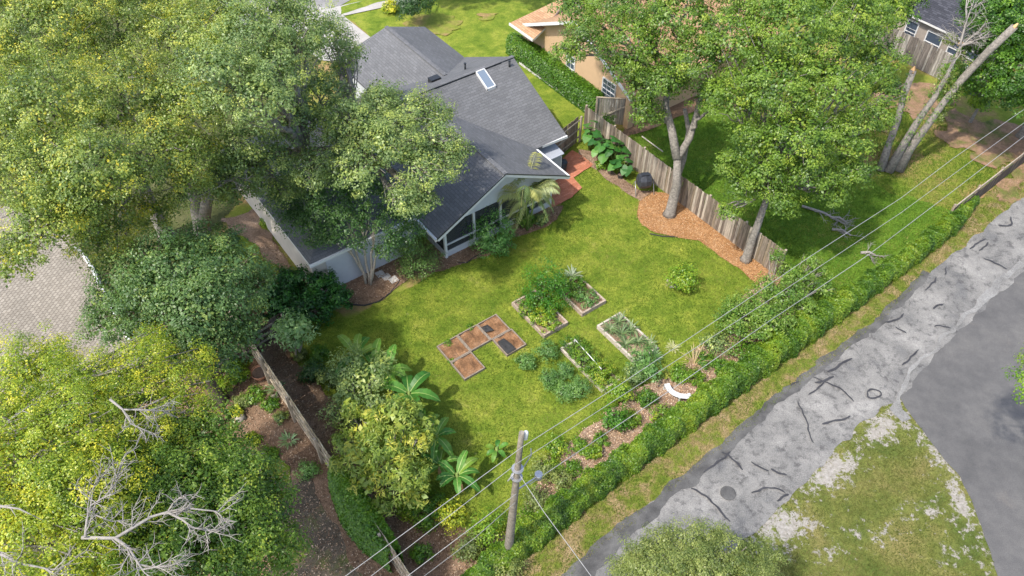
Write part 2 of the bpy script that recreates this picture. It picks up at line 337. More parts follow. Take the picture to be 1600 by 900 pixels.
# ------------------------------------------------------------------ ground sheets (the setting)
def inpoly(X, Y, poly):
    ins = np.zeros(len(X), bool); n = len(poly)
    for i in range(n):
        x1, y1 = poly[i]; x2, y2 = poly[(i + 1) % n]
        c = ((y1 > Y) != (y2 > Y)) & (X < (x2 - x1) * (Y - y1) / (y2 - y1 + 1e-12) + x1); ins ^= c
    return ins
POLY = {}
LV = {}
def sheet(name, pts, lvl, mat, wob=.12, step=.25, rough_seed=0, straight=False):
    k_ = int(lvl); LV[k_] = LV.get(k_, 0) + 1; zl = k_ * .01 + (LV[k_] - 1) * .0011
    P = [Vector(p) for p in pts]; out = []
    for i in range(len(P)):
        a, b = P[i], P[(i + 1) % len(P)]; n = max(1, int((b - a).length / step)) if not straight else 1
        for k in range(n):
            p = a.lerp(b, k / n)
            if wob and not straight:
                o = noise.noise_vector(Vector((p.x * 1.1, p.y * 1.1, rough_seed))) * wob * 1.6 + noise.noise_vector(Vector((p.x * 5, p.y * 5, rough_seed + 9))) * wob * .7
                p = p + Vector((o.x, o.y, 0))
            out.append(Vector((p.x, p.y, zl)))
    bm = bmesh.new(); vs = [bm.verts.new(p) for p in out]
    for t in tessellate_polygon([out]):
        try:
            f = bm.faces.new([vs[i] for i in t])
        except ValueError: pass
    bmesh.ops.recalc_face_normals(bm, faces=bm.faces)
    for f in bm.faces:
        if f.normal.z < 0: f.normal_flip()
    uvl = bm.loops.layers.uv.new('UVMap')
    for f in bm.faces:
        for lo in f.loops: lo[uvl].uv = toab(lo.vert.co)
    me = bpy.data.meshes.new(name); bm.to_mesh(me); bm.free()
    POLY.setdefault(name, []).append([(p.x, p.y) for p in out])
    return tag(link(name, me, mat), kind='structure')
def px(*uv): return [W(u, v) for u, v in uv]
g = MB(); g.face([(-400, -300, 0), (400, -300, 0), (400, 500, 0), (-400, 500, 0)]); tag(g.build('ground', 'dry_lawn'), kind='structure')
def ablist(*q): return [AB(a, b) for a, b in q]
sheet('lawn', ablist((-8, -24), (2, -30), (7, -27), (8, -24), (14, -24.2), (21, -24.5), (26.2, -29), (26.2, -11), (8, -10.5), (-2, -10.2), (-8, -12)), 1, 'lawn')
sheet('side_lawn', ablist((20.5, -60), (27.5, -60), (27.6, -29.2), (26, -28.5), (22.6, -27.5), (22.4, -40), (21.6, -44)), 1, 'lawn', rough_seed=4)
sheet('front_lawn', ablist((27, -60), (70, -60), (70, -44), (27, -38)), 1, 'lawn', rough_seed=8)
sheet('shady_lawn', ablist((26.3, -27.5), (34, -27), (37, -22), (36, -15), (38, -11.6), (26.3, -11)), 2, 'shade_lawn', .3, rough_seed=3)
sheet('roadside_verge', ablist((-20, -10.6), (8, -10.2), (20, -10.9), (39, -11.6), (60, -12.6), (60, -9.5), (20, -9.0), (-20, -7)), 3, 'verge', .15, rough_seed=5)
SANDY = True
sheet('shade_tone_ground', px((-400, -100), (480, -60), (500, 100), (420, 240), (360, 340), (300, 420), (230, 560), (300, 640), (380, 700), (460, 900), (-400, 1100)), 1, 'painted_shade', .5, rough_seed=77)  # darkened sheet: painted shade seen through gaps in the left crowns
# roads
road_l = [(893, 900), (950, 848), (1033, 779), (1133, 700), (1200, 637), (1250, 600), (1310, 553), (1380, 499), (1450, 427), (1500, 391), (1547, 347), (1590, 316)]
road_r = [(1600, 427), (1560, 460), (1533, 487), (1483, 533), (1420, 600), (1400, 630), (1350, 657), (1317, 693), (1250, 760), (1200, 807), (1120, 880)]
sheet('dark_road', px((1405, 622), (1430, 660), (1470, 712), (1500, 745), (1520, 790), (1545, 860), (1557, 900)) + ablist((16, 10), (60, 30), (90, 0), (75, -9)) + px((1600, 420), (1560, 455), (1533, 480), (1483, 527), (1420, 594)), 4, 'dark_asphalt', .05, rough_seed=2)
sheet('old_road', ablist((-14, -7)) + px(*road_l) + ablist((60, -11.2), (60, -6.5)) + px(*road_r) + ablist((-12, -1.2)), 5, 'old_asphalt', .14, rough_seed=1)
sheet('road_edge_strip', px((880, 900), (942, 843), (1025, 774), (1125, 695), (1192, 632), (1242, 595), (1302, 548), (1373, 494), (1444, 424), (1452, 430), (1384, 502), (1316, 555), (1255, 606), (1206, 643), (1142, 706), (1042, 788), (968, 858), (928, 903)), 6, 'edge_asphalt', .13, rough_seed=12)
sheet('sandy_edge', px((1600, 415), (1560, 452), (1533, 478), (1483, 524), (1420, 592), (1404, 622), (1425, 655), (1412, 658), (1392, 640), (1405, 602), (1468, 530), (1524, 474), (1552, 442), (1592, 409)), 7, 'gravel', .16, rough_seed=13)
SP = [[(1180, 812), (1215, 785), (1262, 800), (1285, 822), (1250, 850), (1215, 865), (1175, 860)], [(1240, 735), (1300, 700), (1345, 705), (1345, 735), (1310, 770), (1270, 775)],
      [(1350, 652), (1398, 625), (1425, 655), (1400, 690), (1360, 705), (1335, 690)], [(1412, 640), (1440, 668), (1480, 712), (1510, 750), (1530, 800), (1552, 890), (1535, 890), (1512, 835), (1480, 795), (1470, 740), (1430, 690)],
      [(1395, 795), (1460, 785), (1475, 802), (1425, 812)], [(1330, 828), (1388, 826), (1380, 846), (1335, 845)], [(1190, 800), (1250, 752), (1262, 765), (1205, 815)], [(1285, 850), (1310, 845), (1305, 870), (1285, 880)], [(1470, 850), (1500, 850), (1510, 880), (1480, 890)]]
def segdist(X, Y, poly):
    d = np.full(len(X), 1e9); n = len(poly)
    for i in range(n):
        x1, y1 = poly[i]; x2, y2 = poly[(i + 1) % n]; dx, dy = x2 - x1, y2 - y1; t = np.clip(((X - x1) * dx + (Y - y1) * dy) / (dx * dx + dy * dy + 1e-9), 0, 1)
        d = np.minimum(d, np.hypot(X - x1 - t * dx, Y - y1 - t * dy))
    return d
def maskof(X, Y, polys, fall=.7):
    m_ = np.zeros(len(X))
    for po in polys:
        po = [(W(*p).x, W(*p).y) for p in po]; d = segdist(X, Y, po); ins = inpoly(X, Y, po); m_ = np.maximum(m_, np.where(ins, .5 + np.clip(d / fall, 0, .5), .5 - np.clip(d / fall * .5, 0, .5)))
    return m_
def maskgrid(name, a0, a1, b0, b1, st, z, mat, polys, fall):
    na, nb = int((a1 - a0) / st) + 1, int((b1 - b0) / st) + 1; A, B = np.meshgrid(np.linspace(a0, a1, na), np.linspace(b0, b1, nb), indexing='ij'); A = A.ravel(); B = B.ravel()
    X = A * CT + B * ST; Y = A * ST - B * CT; mk = maskof(X, Y, polys, fall); V = np.stack([X, Y, np.full(len(X), z)], 1)
    I = np.arange(na * nb).reshape(na, nb); Fq = np.stack([I[:-1, :-1], I[:-1, 1:], I[1:, 1:], I[1:, :-1]], -1).reshape(-1, 4)
    me = bpy.data.meshes.new(name); me.from_pydata(V.tolist(), [], Fq.tolist()); at = me.attributes.new('mask', 'FLOAT', 'POINT'); at.data.foreach_set('value', mk.astype(np.float32)); me.update()
    if me.polygons[0].normal.z < 0: me.flip_normals()
    return tag(link(name, me, mat), kind='structure')
def mask_mat(name, src, stops, amp, scale, lo, hi):
    m = MATS[src].copy(); m.name = name; MATS[name] = m; n = m.node_tree.nodes; l = m.node_tree.links; p = n['Principled BSDF']; c = p.inputs['Base Color'].links[0].from_socket
    tc = n.new('ShaderNodeTexCoord'); at = n.new('ShaderNodeAttribute'); at.attribute_name = 'mask'; a = noise_node(n, l, tc.outputs['Object'], scale, 10, .72)
    m1 = n.new('ShaderNodeMath'); m1.operation = 'MULTIPLY_ADD'; m1.inputs[1].default_value = amp; m1.inputs[2].default_value = -amp * .5; l.new(a.outputs[0], m1.inputs[0])
    m2 = n.new('ShaderNodeMath'); m2.operation = 'ADD'; l.new(m1.outputs[0], m2.inputs[0]); l.new(at.outputs['Fac'], m2.inputs[1])
    r = ramp(n, [(lo, (0, 0, 0)), (hi, (1, 1, 1))]); l.new(m2.outputs[0], r.inputs[0])
    b = noise_node(n, l, tc.outputs['Object'], 7, 8, .75); rs = ramp(n, stops); l.new(b.outputs[0], rs.inputs[0])
    l.new(mixrgb(n, l, 'MIX', r.outputs[0], c, rs.outputs[0]), p.inputs['Base Color'])
def add_cracks(name):
    m = MATS[name]; n = m.node_tree.nodes; l = m.node_tree.links; p = n['Principled BSDF']; c = p.inputs['Base Color'].links[0].from_socket; tc = n.new('ShaderNodeTexCoord')
    ns = noise_node(n, l, tc.outputs['Object'], 1.3, 6, .7); mv = n.new('ShaderNodeVectorMath'); mv.operation = 'MULTIPLY_ADD'; mv.inputs[1].default_value = (1.1, 1.1, 0); l.new(ns.outputs['Color'], mv.inputs[0]); l.new(tc.outputs['Object'], mv.inputs[2])
    for sc_, w_, k_ in ((.42, .012, .62), (1.5, .02, .4)):
        v = n.new('ShaderNodeTexVoronoi'); v.feature = 'DISTANCE_TO_EDGE'; v.inputs['Scale'].default_value = sc_; l.new(mv.outputs[0], v.inputs['Vector'])
        r = ramp(n, [(0, (1, 1, 1)), (w_, (0, 0, 0))]); l.new(v.outputs['Distance'], r.inputs[0])
        g_ = noise_node(n, l, tc.outputs['Object'], .5 + sc_, 2, .5); rg = ramp(n, [(.45, (0, 0, 0)), (.6, (k_, k_, k_))]); l.new(g_.outputs[0], rg.inputs[0])
        fz = mixrgb(n, l, 'MULTIPLY', 1.0, r.outputs[0], rg.outputs[0]); c = mixrgb(n, l, 'MIX', fz, c, (.045, .045, .047))
    l.new(c, p.inputs['Base Color'])
add_cracks('old_asphalt')
mask_mat('sandy_turf', 'sandy_verge', [(.3, (.18, .16, .13)), (.5, (.28, .26, .23)), (.7, (.38, .36, .325))], 3.4, 2.6, .62, .82)
maskgrid('sandy_ground', -4, 34, -9.3, 9, .22, .024, 'sandy_turf', SP, 1.3)
POLY['sandy_ground'] = [[(p.x, p.y) for p in px((1400, 615), (1480, 700), (1515, 745), (1560, 900)) + ablist((16, 16), (-2, 10), (-2, -3)) + px((1100, 900), (1200, 807))]]
def ribbon(name, pts, w, lvl, mat):
    w = random.uniform(.05, .095)
    P = [W(*p) for p in pts]; Q = []
    for i in range(len(P) - 1):
        for k in range(5): Q.append(P[i].lerp(P[i + 1], k / 5))
    Q.append(P[-1]); S = []
    for i in range(len(Q)): S.append(sum((Q[min(max(i + k, 0), len(Q) - 1)] for k in (-2, -1, 0, 1, 2)), Vector()) / 5)
    m = MB(); L = []; R = []
    for i, p in enumerate(S):
        d = (S[min(i + 1, len(S) - 1)] - S[max(i - 1, 0)]).normalized(); s = Vector((-d.y, d.x, 0)); e = w * (.5 + .5 * min(1, min(i, len(S) - 1 - i) / 2)) * random.uniform(.75, 1.2) / 2
        p = p + Vector((noise.noise(p * 3) * .07, noise.noise(p * 3 + Vector((5, 5, 5))) * .07, lvl * .01 + .012 + random.uniform(0, .006))); L.append(p + s * e); R.append(p - s * e)
    for i in range(len(S) - 1): m.face([R[i], R[i + 1], L[i + 1], L[i]])
    return tag(m.build(name, mat), kind='structure')
for q in [[(1243, 627), (1252, 645), (1262, 662), (1262, 678), (1272, 697)], [(1282, 665), (1297, 660), (1315, 657), (1330, 652)], [(1265, 590), (1300, 603), (1322, 615), (1333, 632)],
          [(1353, 614), (1362, 609), (1380, 616), (1366, 625), (1354, 623), (1354, 612)], [(1260, 622), (1283, 603), (1290, 598)], [(1232, 605), (1250, 597)], [(1077, 763), (1100, 775), (1120, 795), (1142, 820)],
          [(1125, 707), (1145, 720), (1163, 738)], [(1168, 722), (1190, 733), (1203, 740)], [(1171, 773), (1190, 765), (1210, 762), (1228, 774)], [(1210, 787), (1228, 774), (1232, 776)],
          [(1380, 506), (1400, 502), (1413, 490)], [(1395, 512), (1407, 518), (1417, 523)], [(1408, 576), (1420, 560), (1438, 548)], [(1457, 512), (1470, 510), (1487, 517)], [(1443, 457), (1456, 445), (1462, 434)],
          [(1475, 432), (1476, 424), (1477, 419)], [(1512, 392), (1525, 382), (1540, 374)], [(1528, 395), (1540, 385), (1544, 381)], [(1558, 354), (1575, 356), (1580, 350), (1577, 340)], [(1456, 485), (1463, 478), (1473, 477)],
          [(1290, 585), (1312, 572), (1333, 560)], [(1533, 405), (1560, 415), (1573, 424)], [(1095, 742), (1120, 725), (1145, 705)], [(1270, 600), (1285, 598), (1305, 590)], [(1230, 745), (1215, 740), (1203, 735)]]:
    ribbon('crack_sealant', q, .13, 9, 'tar')
m = MB(); c = W(1137, 772); m.tube([c + Vector((0, 0, .06)), c + Vector((0, 0, .1))], .3, 24); tag(m.build('manhole_cover', 'edge_asphalt', None, c), 'round dark manhole cover flush in the old grey road', 'manhole cover')
# beds and bare ground
sheet('oak_mulch_bed', px((1000, 312), (1020, 300), (1060, 305), (1110, 345), (1160, 385), (1215, 425), (1235, 455), (1180, 440), (1130, 405), (1095, 378), (1062, 372), (1030, 368), (1002, 350), (996, 330)), 5, 'orange_mulch', .1, rough_seed=31)
sheet('crape_bed', px((500, 415), (590, 375), (690, 385), (740, 385), (790, 372), (800, 385), (745, 405), (690, 425), (645, 432), (620, 450), (600, 468), (570, 477), (535, 475), (490, 485), (440, 500), (430, 470)), 5, 'brown_mulch', .06, rough_seed=32)
sheet('palm_bed', px((800, 345), (835, 325), (880, 322), (872, 345), (830, 365), (805, 372), (790, 360)), 6, 'brown_mulch', .08, rough_seed=33)
fa0 = PAB(395, 540, 1.8)[0]; fa1 = PAB(640, 897, 1.8)[0]
sheet('left_border_bed', ablist((fa0 - .1, -24.5)) + px((415, 460), (450, 500), (460, 560), (500, 610), (545, 640), (590, 700), (640, 760), (700, 800), (760, 850), (800, 905)) + ablist((3, -6), (-3, -6)), 5, 'brown_mulch', .2, rough_seed=34)
sheet('roadside_bed', ablist((-2, -10.3), (8, -10.4), (20, -11.1), (26, -11.6)) + px((1240, 440), (1200, 430), (1150, 470), (1140, 520), (1090, 550), (1060, 585), (1000, 600), (955, 640), (930, 670), (880, 690), (840, 740), (825, 790), (770, 850)), 6, 'pale_mulch', .2, rough_seed=35)
sheet('neighbour_border_bed', ablist((-2, -24), (0.5, -29), (3, -30), (7.4, -31), (7.6, -25.2), (1, -24)) + px((405, 560), (470, 640), (530, 740), (630, 880)) + ablist((2, -4), (-6, -4), (-5, -12), (-3, -18)), 3, 'brown_mulch', .2, rough_seed=36)
sheet('bare_dirt', px((450, 760), (480, 740), (520, 770), (560, 850), (590, 920), (420, 920), (430, 830)), 5, 'dirt', .35, rough_seed=37)
sheet('leaf_litter', px((480, 735), (510, 755), (560, 820), (620, 905), (575, 905), (530, 830), (490, 770)), 6, 'brown_mulch', .2, rough_seed=38)
sheet('fence_side_bed', px((905, 235), (930, 240), (965, 275), (1000, 300), (1020, 298), (1000, 315), (960, 290), (925, 262), (905, 252)), 6, 'pale_mulch', .08, rough_seed=39)
sheet('neighbour_house_bed', ablist((28.6, -27.8), (34, -27.8), (34, -26.4), (30, -26.6), (27, -27)), 5, 'brown_mulch', .1, rough_seed=40)
sheet('brick_patio', px((872, 255), (894, 236), (911, 246), (928, 259), (912, 268), (896, 279), (909, 295), (893, 310), (862, 326)) + ablist((20.3, -24.6), (20.3, -27.2)), 8, 'brick_patio', .02, rough_seed=41)
sheet('paver_driveway', px((-300, 300), (90, 330), (132, 395), (160, 440), (185, 500), (215, 560), (230, 620), (-300, 800)), 5, 'paver_drive', .0, rough_seed=42)
sheet('concrete_driveway', px((480, 5), (530, 20), (542, 30), (585, 64), (560, 100), (500, 95), (430, 30)), 5, 'concrete', 0, straight=True)
sheet('pavement', px((460, 62), (532, 27), (640, 4), (700, -14), (690, -24), (560, 4), (480, 22), (430, 40)), 6, 'concrete', 0, straight=True)
sheet('street', px((380, 40), (480, 20), (531, 14), (531, 10), (560, -6), (760, -50), (700, -120), (300, -60)), 4, 'street', 0, straight=True)
sheet('street_grass', px((533, 24), (533, 12), (590, -4), (640, -14), (650, -9), (590, 5)), 7, 'lawn', .03, rough_seed=43)
for q in [[(345, 340), (395, 330), (410, 350), (425, 365), (440, 400), (455, 415), (420, 430), (380, 400)]]:
    sheet('pale_leaf_litter', px(*q), 5, 'pale_mulch', .2, rough_seed=44)
for q in [[(640, 25), (690, 18), (720, 35), (705, 55), (660, 52), (632, 42)], [(750, 22), (775, 20), (770, 32), (750, 34)], [(697, 38), (712, 36), (718, 48), (700, 50)]]:
    sheet('bare_soil', px(*q), 6, 'dry_lawn', .35, rough_seed=60)
for q in [[(1400, 130), (1450, 125), (1480, 160), (1460, 200), (1420, 190), (1395, 165)], [(1480, 175), (1560, 190), (1620, 200), (1640, 240), (1560, 265), (1500, 240), (1470, 210)], [(1360, 140), (1390, 130), (1390, 200), (1370, 215)], [(1540, 290), (1600, 255), (1610, 290), (1560, 315)]]:
    sheet('leafy_ground', px(*q), 6, 'litter_ground', .6, rough_seed=61)
sheet('grass_patch', px((365, 365), (400, 385), (440, 430), (410, 440), (360, 400)), 6, 'lawn', .2, rough_seed=45)
sheet('grass_patch', px((370, 700), (410, 705), (450, 730), (455, 760), (400, 760), (350, 730)), 6, 'lawn', .2, rough_seed=46)
sheet('bare_soil', px((1038, 446), (1043, 437), (1056, 440), (1058, 450), (1046, 452)), 6, 'sand', .08, .1, rough_seed=47)

# ------------------------------------------------------------------ fences
WOODS = [(.19, .16, .13), (.26, .22, .18), (.34, .3, .25), (.17, .14, .115), (.4, .36, .3), (.23, .19, .14)]
def fence(name, label, A, B, h=1.8, rails='front', board=.14, pals=WOODS, group=None, z0=0, lean=0):
    A, B = AB(*A), AB(*B); t = thing(name, label, 'fence', A, group); d = (B - A); L = d.length; d.normalize(); s = Vector((-d.y, d.x, 0))
    m = MB(); k = int(L / (board + .008)); rz = math.atan2(d.y, d.x)
    for i in range(k):
        c = random.choice(pals); f = random.uniform(.85, 1.15); p = A + d * (i + .5) * (board + .008) + s * random.uniform(-.006, .006)
        hh = h + random.uniform(-.03, .03); R = Matrix.Rotation(rz, 3, 'Z') @ Matrix.Rotation(random.gauss(0, .008), 3, 'Y')
        m.box(p + Vector((0, 0, .03)), board, .018, hh, rz, tuple(x * f for x in c), M=R)
    m.build('board_panel', 'boards', t)
    sg = 1 if rails == 'front' else -1
    for z in (.35, h * .52, h - .25):
        r = MB(); r.beam(A + s * sg * .04 + Vector((0, 0, z)), B + s * sg * .04 + Vector((0, 0, z)), .045, .09, (.36, .31, .25)); r.build('rail', 'boards', t)
    n = max(1, round(L / 2.4))
    for i in range(n + 1):
        r = MB(); r.box(A + d * L * i / n + s * sg * .11, .1, .1, h + .02, rz, (.4, .34, .27)); r.build('post', 'boards', t)
    return t
fence('board_fence', 'long weathered board fence behind the mulch and grill, between lawn and shady yard', (26.2, -28.9), (26.2, -14.2), 1.72, 'front')
fence('side_gate_fence', 'short brown board fence with gate between grey roof corner and big leaves', (22.6, -27.55), (25.3, -28.3), 1.75, 'back', pals=[(.26, .2, .15), (.33, .27, .2), (.22, .17, .13)])
fence('board_fence', 'old board fence along left planting bed, seen almost from above', (fa0, PAB(395, 540, 1.8)[1] - 4), (fa1 + .05, PAB(640, 897, 1.8)[1] + 3), 1.8, 'back', pals=[(.33, .29, .2), (.4, .36, .26), (.29, .25, .18), (.45, .42, .33)])
fence('board_fence', 'grey board fence below the small far house with windows, behind broken tree', (47.8, -26), (48.0, -18.8), 1.8, 'front', pals=[(.24, .22, .2), (.34, .32, .3), (.18, .16, .15)])
fence('board_fence', 'grey board fence under the dark tree at the right edge', (52.5, -19.5), (56, -13.2), 1.8, 'front', pals=[(.24, .22, .2), (.3, .28, .26)])
fence('board_fence', 'dark brown boards at the left corner of the grey roofed house, above glossy hedge', (1.2, -24.3), (7.5, -25.3), 1.3, 'back', pals=[(.1, .075, .06), (.15, .12, .1)])
# tan neighbour's gate
t = thing('garden_gate', 'weathered grey board gate leaning beside tan house corner and hedge end', 'gate', AB(27.3, -28.9))
m = MB(); n = 15
p0, p1 = AB(27.25, -29.1), AB(28.75, -27.75); d = (p1 - p0).normalized()
for i in range(n):
    c = random.choice([(.28, .27, .24), (.34, .33, .3), (.24, .22, .19)]); m.box(p0 + d * (i + .5) * (p1 - p0).length / n, .125, .02, 1.75, math.atan2(d.y, d.x), c)
m.build('board_panel', 'boards', t)
s = Vector((-d.y, d.x, 0))
m = MB(); m.beam(p0 + Vector((0, 0, 1.8)), p1 + Vector((0, 0, 1.8)), .08, .05, (.42, .36, .28)); m.beam(p0 - s * .05 + Vector((0, 0, .3)), p1 - s * .05 + Vector((0, 0, 1.5)), .03, .09, (.4, .36, .3)); m.build('gate_frame', 'boards', t)
for p in (p0, p1): m = MB(); m.box(p - s * .07, .1, .1, 1.85, 0, (.35, .3, .24)); m.build('post', 'boards', t)
# rail fence right
t = thing('rail_fence', 'dark weathered rail fence running out of the hedge end beside the road', 'fence', AB(36.5, -11.6))
for k in range(8):
    m = MB(); m.box(AB(36.5 + k * 2.4, -11.65 - k * .13), .11, .11, 1.15, TH, (.3, .25, .2)); m.build('post', 'boards', t)
for z, w in ((1.05, .13), (.6, .13)):
    m = MB(); m.beam(AB(36.5, -11.6, z), AB(53.3, -12.5, z), .05, w, (.4, .34, .28)); m.build('rail', 'boards', t)
m = MB()
for k in range(110): m.box(AB(36.6 + k * .15, -11.56 - k * .0081, .05), .12, .02, .86, TH, random.choice([(.14, .11, .09), (.18, .15, .12), (.11, .09, .08)]))
m.build('board_panel', 'boards', t)
m = MB(); m.beam(W(1036, 237, 1.75), W(1003, 213, 1.75), .03, .05); tag(m.build('wooden_strip', 'bleached_timber', None, W(1036, 237, 1.75)), 'pale thin wooden strip lying along top rail of long board fence', 'wood strip')

# ------------------------------------------------------------------ the grey-roofed house
H = thing('house', 'white house with grey shingle roof, skylight and screened porch beside the lawn', 'house', AB(15, -30))
RZ, RB = 4.85, -31.4
def slope(b): return 2.5 + (RZ - 2.5) * (b + 26.5) / (RB + 26.5)
wz = 2.4
m = MB()
m.abox(13.0, 22.4, -36, -27.0, 0, wz - .05); m.abox(16.8, 22.3, -40.2, -36, 0, wz - .05)
# gable wall right end
m.face([AB(22.4, -27, 2.3), AB(22.4, -36, 2.3), AB(22.4, RB, 4.6)])
m.build('wall', 'wall_white', H)
m = MB(); m.abox(7.6, 13.0, -35.8, -26.1, 0, wz); m.build('left_wall', 'wall_cream', H)['label'] = 'cream painted end wall beside pale ground'
m = MB(); m.abox(8.3, 12.9, -26.09, -26.06, .02, 2.35); m.build('rear_wall', 'wall_white', H)
R = MB()
R.slab([AB(22.88, -26.55, 2.5), AB(22.88, RB, RZ), AB(12.6, RB, RZ), AB(12.6, -26.55, 2.5)], .14, 0, 0)
R.slab([AB(22.88, -36.2, 2.5), AB(22.88, RB, RZ), AB(12.6, RB, RZ), AB(12.6, -36.2, 2.5)], .14, 0, 0)
R.slab([AB(12.6, -25.75, 2.5), AB(12.6, RB, RZ - .01), AB(7.45, -25.75, 2.5)], .14, 0, 1)
R.slab([AB(7.45, -25.75, 2.5), AB(12.6, RB, RZ - .01), AB(7.45, -36.2, 2.5)], .14, 0, 1)
R.slab([AB(7.45, -36.2, 2.5), AB(12.6, RB, RZ - .01), AB(12.6, -36.2, 2.5)], .14, 0, 1)
R.build('main_roof', ['shingle_grey', 'white_paint'], H)
R = MB()     # porch wing
pz = 4.5
def vb(z): return -26.55 - (z - 2.5) * (RB + 26.55) / -(RZ - 2.5) if False else -26.55 + (z - 2.5) * (RB + 26.55) / (RZ - 2.5)
R.slab([AB(20.8, -23.8, 2.51), AB(20.8, -26.6, 2.51), AB(16.9, vb(pz) - .05, pz + .01), AB(16.9, -23.8, pz + .01)], .13, 0, 1)
R.slab([AB(13.0, -23.8, 2.51), AB(13.0, -26.6, 2.51), AB(16.9, vb(pz) - .05, pz + .01), AB(16.9, -23.8, pz + .01)], .13, 0, 1)
R.build('porch_roof', ['shingle_grey', 'white_paint'], H)
R = MB()     # front wing
fz = 3.97
def vbb(z): return -36.2 + (z - 2.5) * (RB + 36.2) / (RZ - 2.5)
R.slab([AB(22.78, -40.7, 2.51), AB(22.78, -36.1, 2.51), AB(19.6, vbb(fz) + .05, fz + .01), AB(19.6, -39.7, fz + .01)], .13, 0, 0)
R.slab([AB(16.4, -40.5, 2.51), AB(16.4, -36.1, 2.51), AB(19.6, vbb(fz) + .05, fz + .01), AB(19.6, -39.7, fz + .01)], .13, 0, 0)
R.slab([AB(21.9, -40.1, 2.95), AB(19.6, -39.7, fz + .015), AB(17.3, -40, 2.95)], .05, 0, 1)
R.build('front_roof', ['shingle_grey', 'white_paint'], H)
R = MB()
for p, q in [((16.9, -23.75, pz + .03), (16.9, vb(pz), pz + .03)), ((12.6, RB, RZ + .02), (22.9, RB, RZ + .02)), ((19.6, -39.7, fz + .03), (19.6, vbb(fz), fz + .03))]:
    R.beam(AB(*p), AB(*q), .22, .035)
R.build('ridge_cap', 'shingle_grey', H)
R = MB(); R.beam(AB(17.8, RB + .12, RZ - .0), AB(22.0, RB + .12, RZ - .0), .03, .05); R.build('ridge_flashing', 'black_plastic', H)
# gutters / fascia
for p, q in [((20.95, -26.62, 2.43), (22.9, -26.5, 2.43)), ((20.86, -26.5, 2.43), (20.86, -23.78, 2.43)), ((12.94, -26.5, 2.43), (12.94, -23.78, 2.43)), ((7.42, -25.7, 2.43), (12.9, -25.7, 2.43))]:
    R = MB(); R.beam(AB(*p), AB(*q), .1, .14); R.build('gutter', 'white_paint', H)
for p, q in [((13.0, -23.76, 2.42), (16.9, -23.76, pz - .07)), ((16.9, -23.76, pz - .07), (20.85, -23.76, 2.42))]:
    R = MB(); R.beam(AB(*p), AB(*q), .035, .17); R.build('rake_board', 'white_paint', H)
for k in (1, -1):
    R = MB(); R.beam(AB(16.9, -23.73, pz + .03), AB(16.9 + k * 3.95, -23.73, 2.53), .03, .05); R.build('roof_edge', 'black_plastic', H)
# porch gable, screens, posts
R = MB(); R.slab([AB(13.9, -24.7, 2.2), AB(20.4, -24.7, 2.2), AB(20.3, -24.7, 2.55), AB(16.95, -24.7, 4.25), AB(13.9, -24.7, 2.55)], .0001); 
R = MB()
gp = [(13.85, 2.15), (20.45, 2.15), (20.45, 2.6), (16.9, 4.36), (13.85, 2.6)]
R.face([AB(a, -24.66, z) for a, z in gp]); R.face([AB(a, -24.78, z) for a, z in gp][::-1]); R.face([AB(13.85, -24.66, 2.15), AB(13.85, -24.78, 2.15), AB(20.45, -24.78, 2.15), AB(20.45, -24.66, 2.15)])
R.build('porch_gable', 'wall_white', H)
for a in (13.9, 15.6, 17.2, 18.8, 20.4):
    R = MB(); R.abox(a - .06, a + .06, -24.76, -24.62, 0, 2.15); R.build('porch_post', 'white_paint', H)
R = MB(); R.abox(13.9, 20.4, -24.75, -24.68, 0, .38); R.abox(13.87, 13.94, -27, -24.7, 0, .38); R.abox(20.36, 20.43, -27, -24.7, 0, .38); R.build('knee_wall', 'wall_white', H)
for z in (.38, .85):
    R = MB(); R.abox(13.9, 20.4, -24.77, -24.64, z, z + .05); R.abox(20.34, 20.45, -27, -24.7, z, z + .05); R.build('porch_rail', 'white_paint', H)
R = MB(); R.abox(13.92, 20.38, -24.72, -24.71, .38, 2.15); R.abox(13.9, 13.91, -27, -24.75, .38, 2.2); R.abox(20.39, 20.4, -27, -24.75, .38, 2.2); R.build('insect_screen', 'insect_screen', H)
R = MB(); R.abox(13.95, 20.35, -27, -24.8, .02, .06); R.build('porch_floor', 'dark_timber', H)
R = MB(); R.abox(14.9, 16.7, -27.0, -26.96, .1, 2.1); R.build('sliding_door', 'window_glass', H)
R = MB(); R.beam(AB(20.42, -24.7, 1.75), AB(20.85, -24.2, 2.3), .06, .06); R.build('porch_brace', 'white_paint', H)
# skylight and vents on the roof
sk = [(744, 115), (757, 110), (774, 138), (761, 142)]
def onroof(u, v):
    for i in range(200):
        z = 5.5 - i * .02; a, b = PAB(u, v, z)
        if b > RB and z <= slope(b) + .02: return a, b, z
        if b <= RB and z <= 4.85 - (RB - b) * .49 + .02: return a, b, z
    return a, b, z
q = [onroof(*s) for s in sk]; a0 = min(k[0] for k in q) + .0; a1 = max(k[0] for k in q) - .0; b0 = min(k[1] for k in q); b1 = max(k[1] for k in q)
R = MB(); up = .14
for A0, A1, B0, B1 in ((a0, a0 + .05, b0, b1), (a1 - .05, a1, b0, b1), (a0, a1, b0, b0 + .05), (a0, a1, b1 - .05, b1)):
    R.slab([AB(A0, B0, slope(B0) + up), AB(A1, B0, slope(B0) + up), AB(A1, B1, slope(B1) + up), AB(A0, B1, slope(B1) + up)], .2)
SKY = R.build('skylight', 'white_paint', H)
R = MB(); R.slab([AB(a0 + .045, b0 + .05, slope(b0 + .05) + .11), AB(a1 - .045, b0 + .05, slope(b0 + .05) + .11), AB(a1 - .045, b1 - .05, slope(b1 - .05) + .11), AB(a0 + .045, b1 - .05, slope(b1 - .05) + .11)], .05); R.build('glass', 'skylight_glass', SKY)
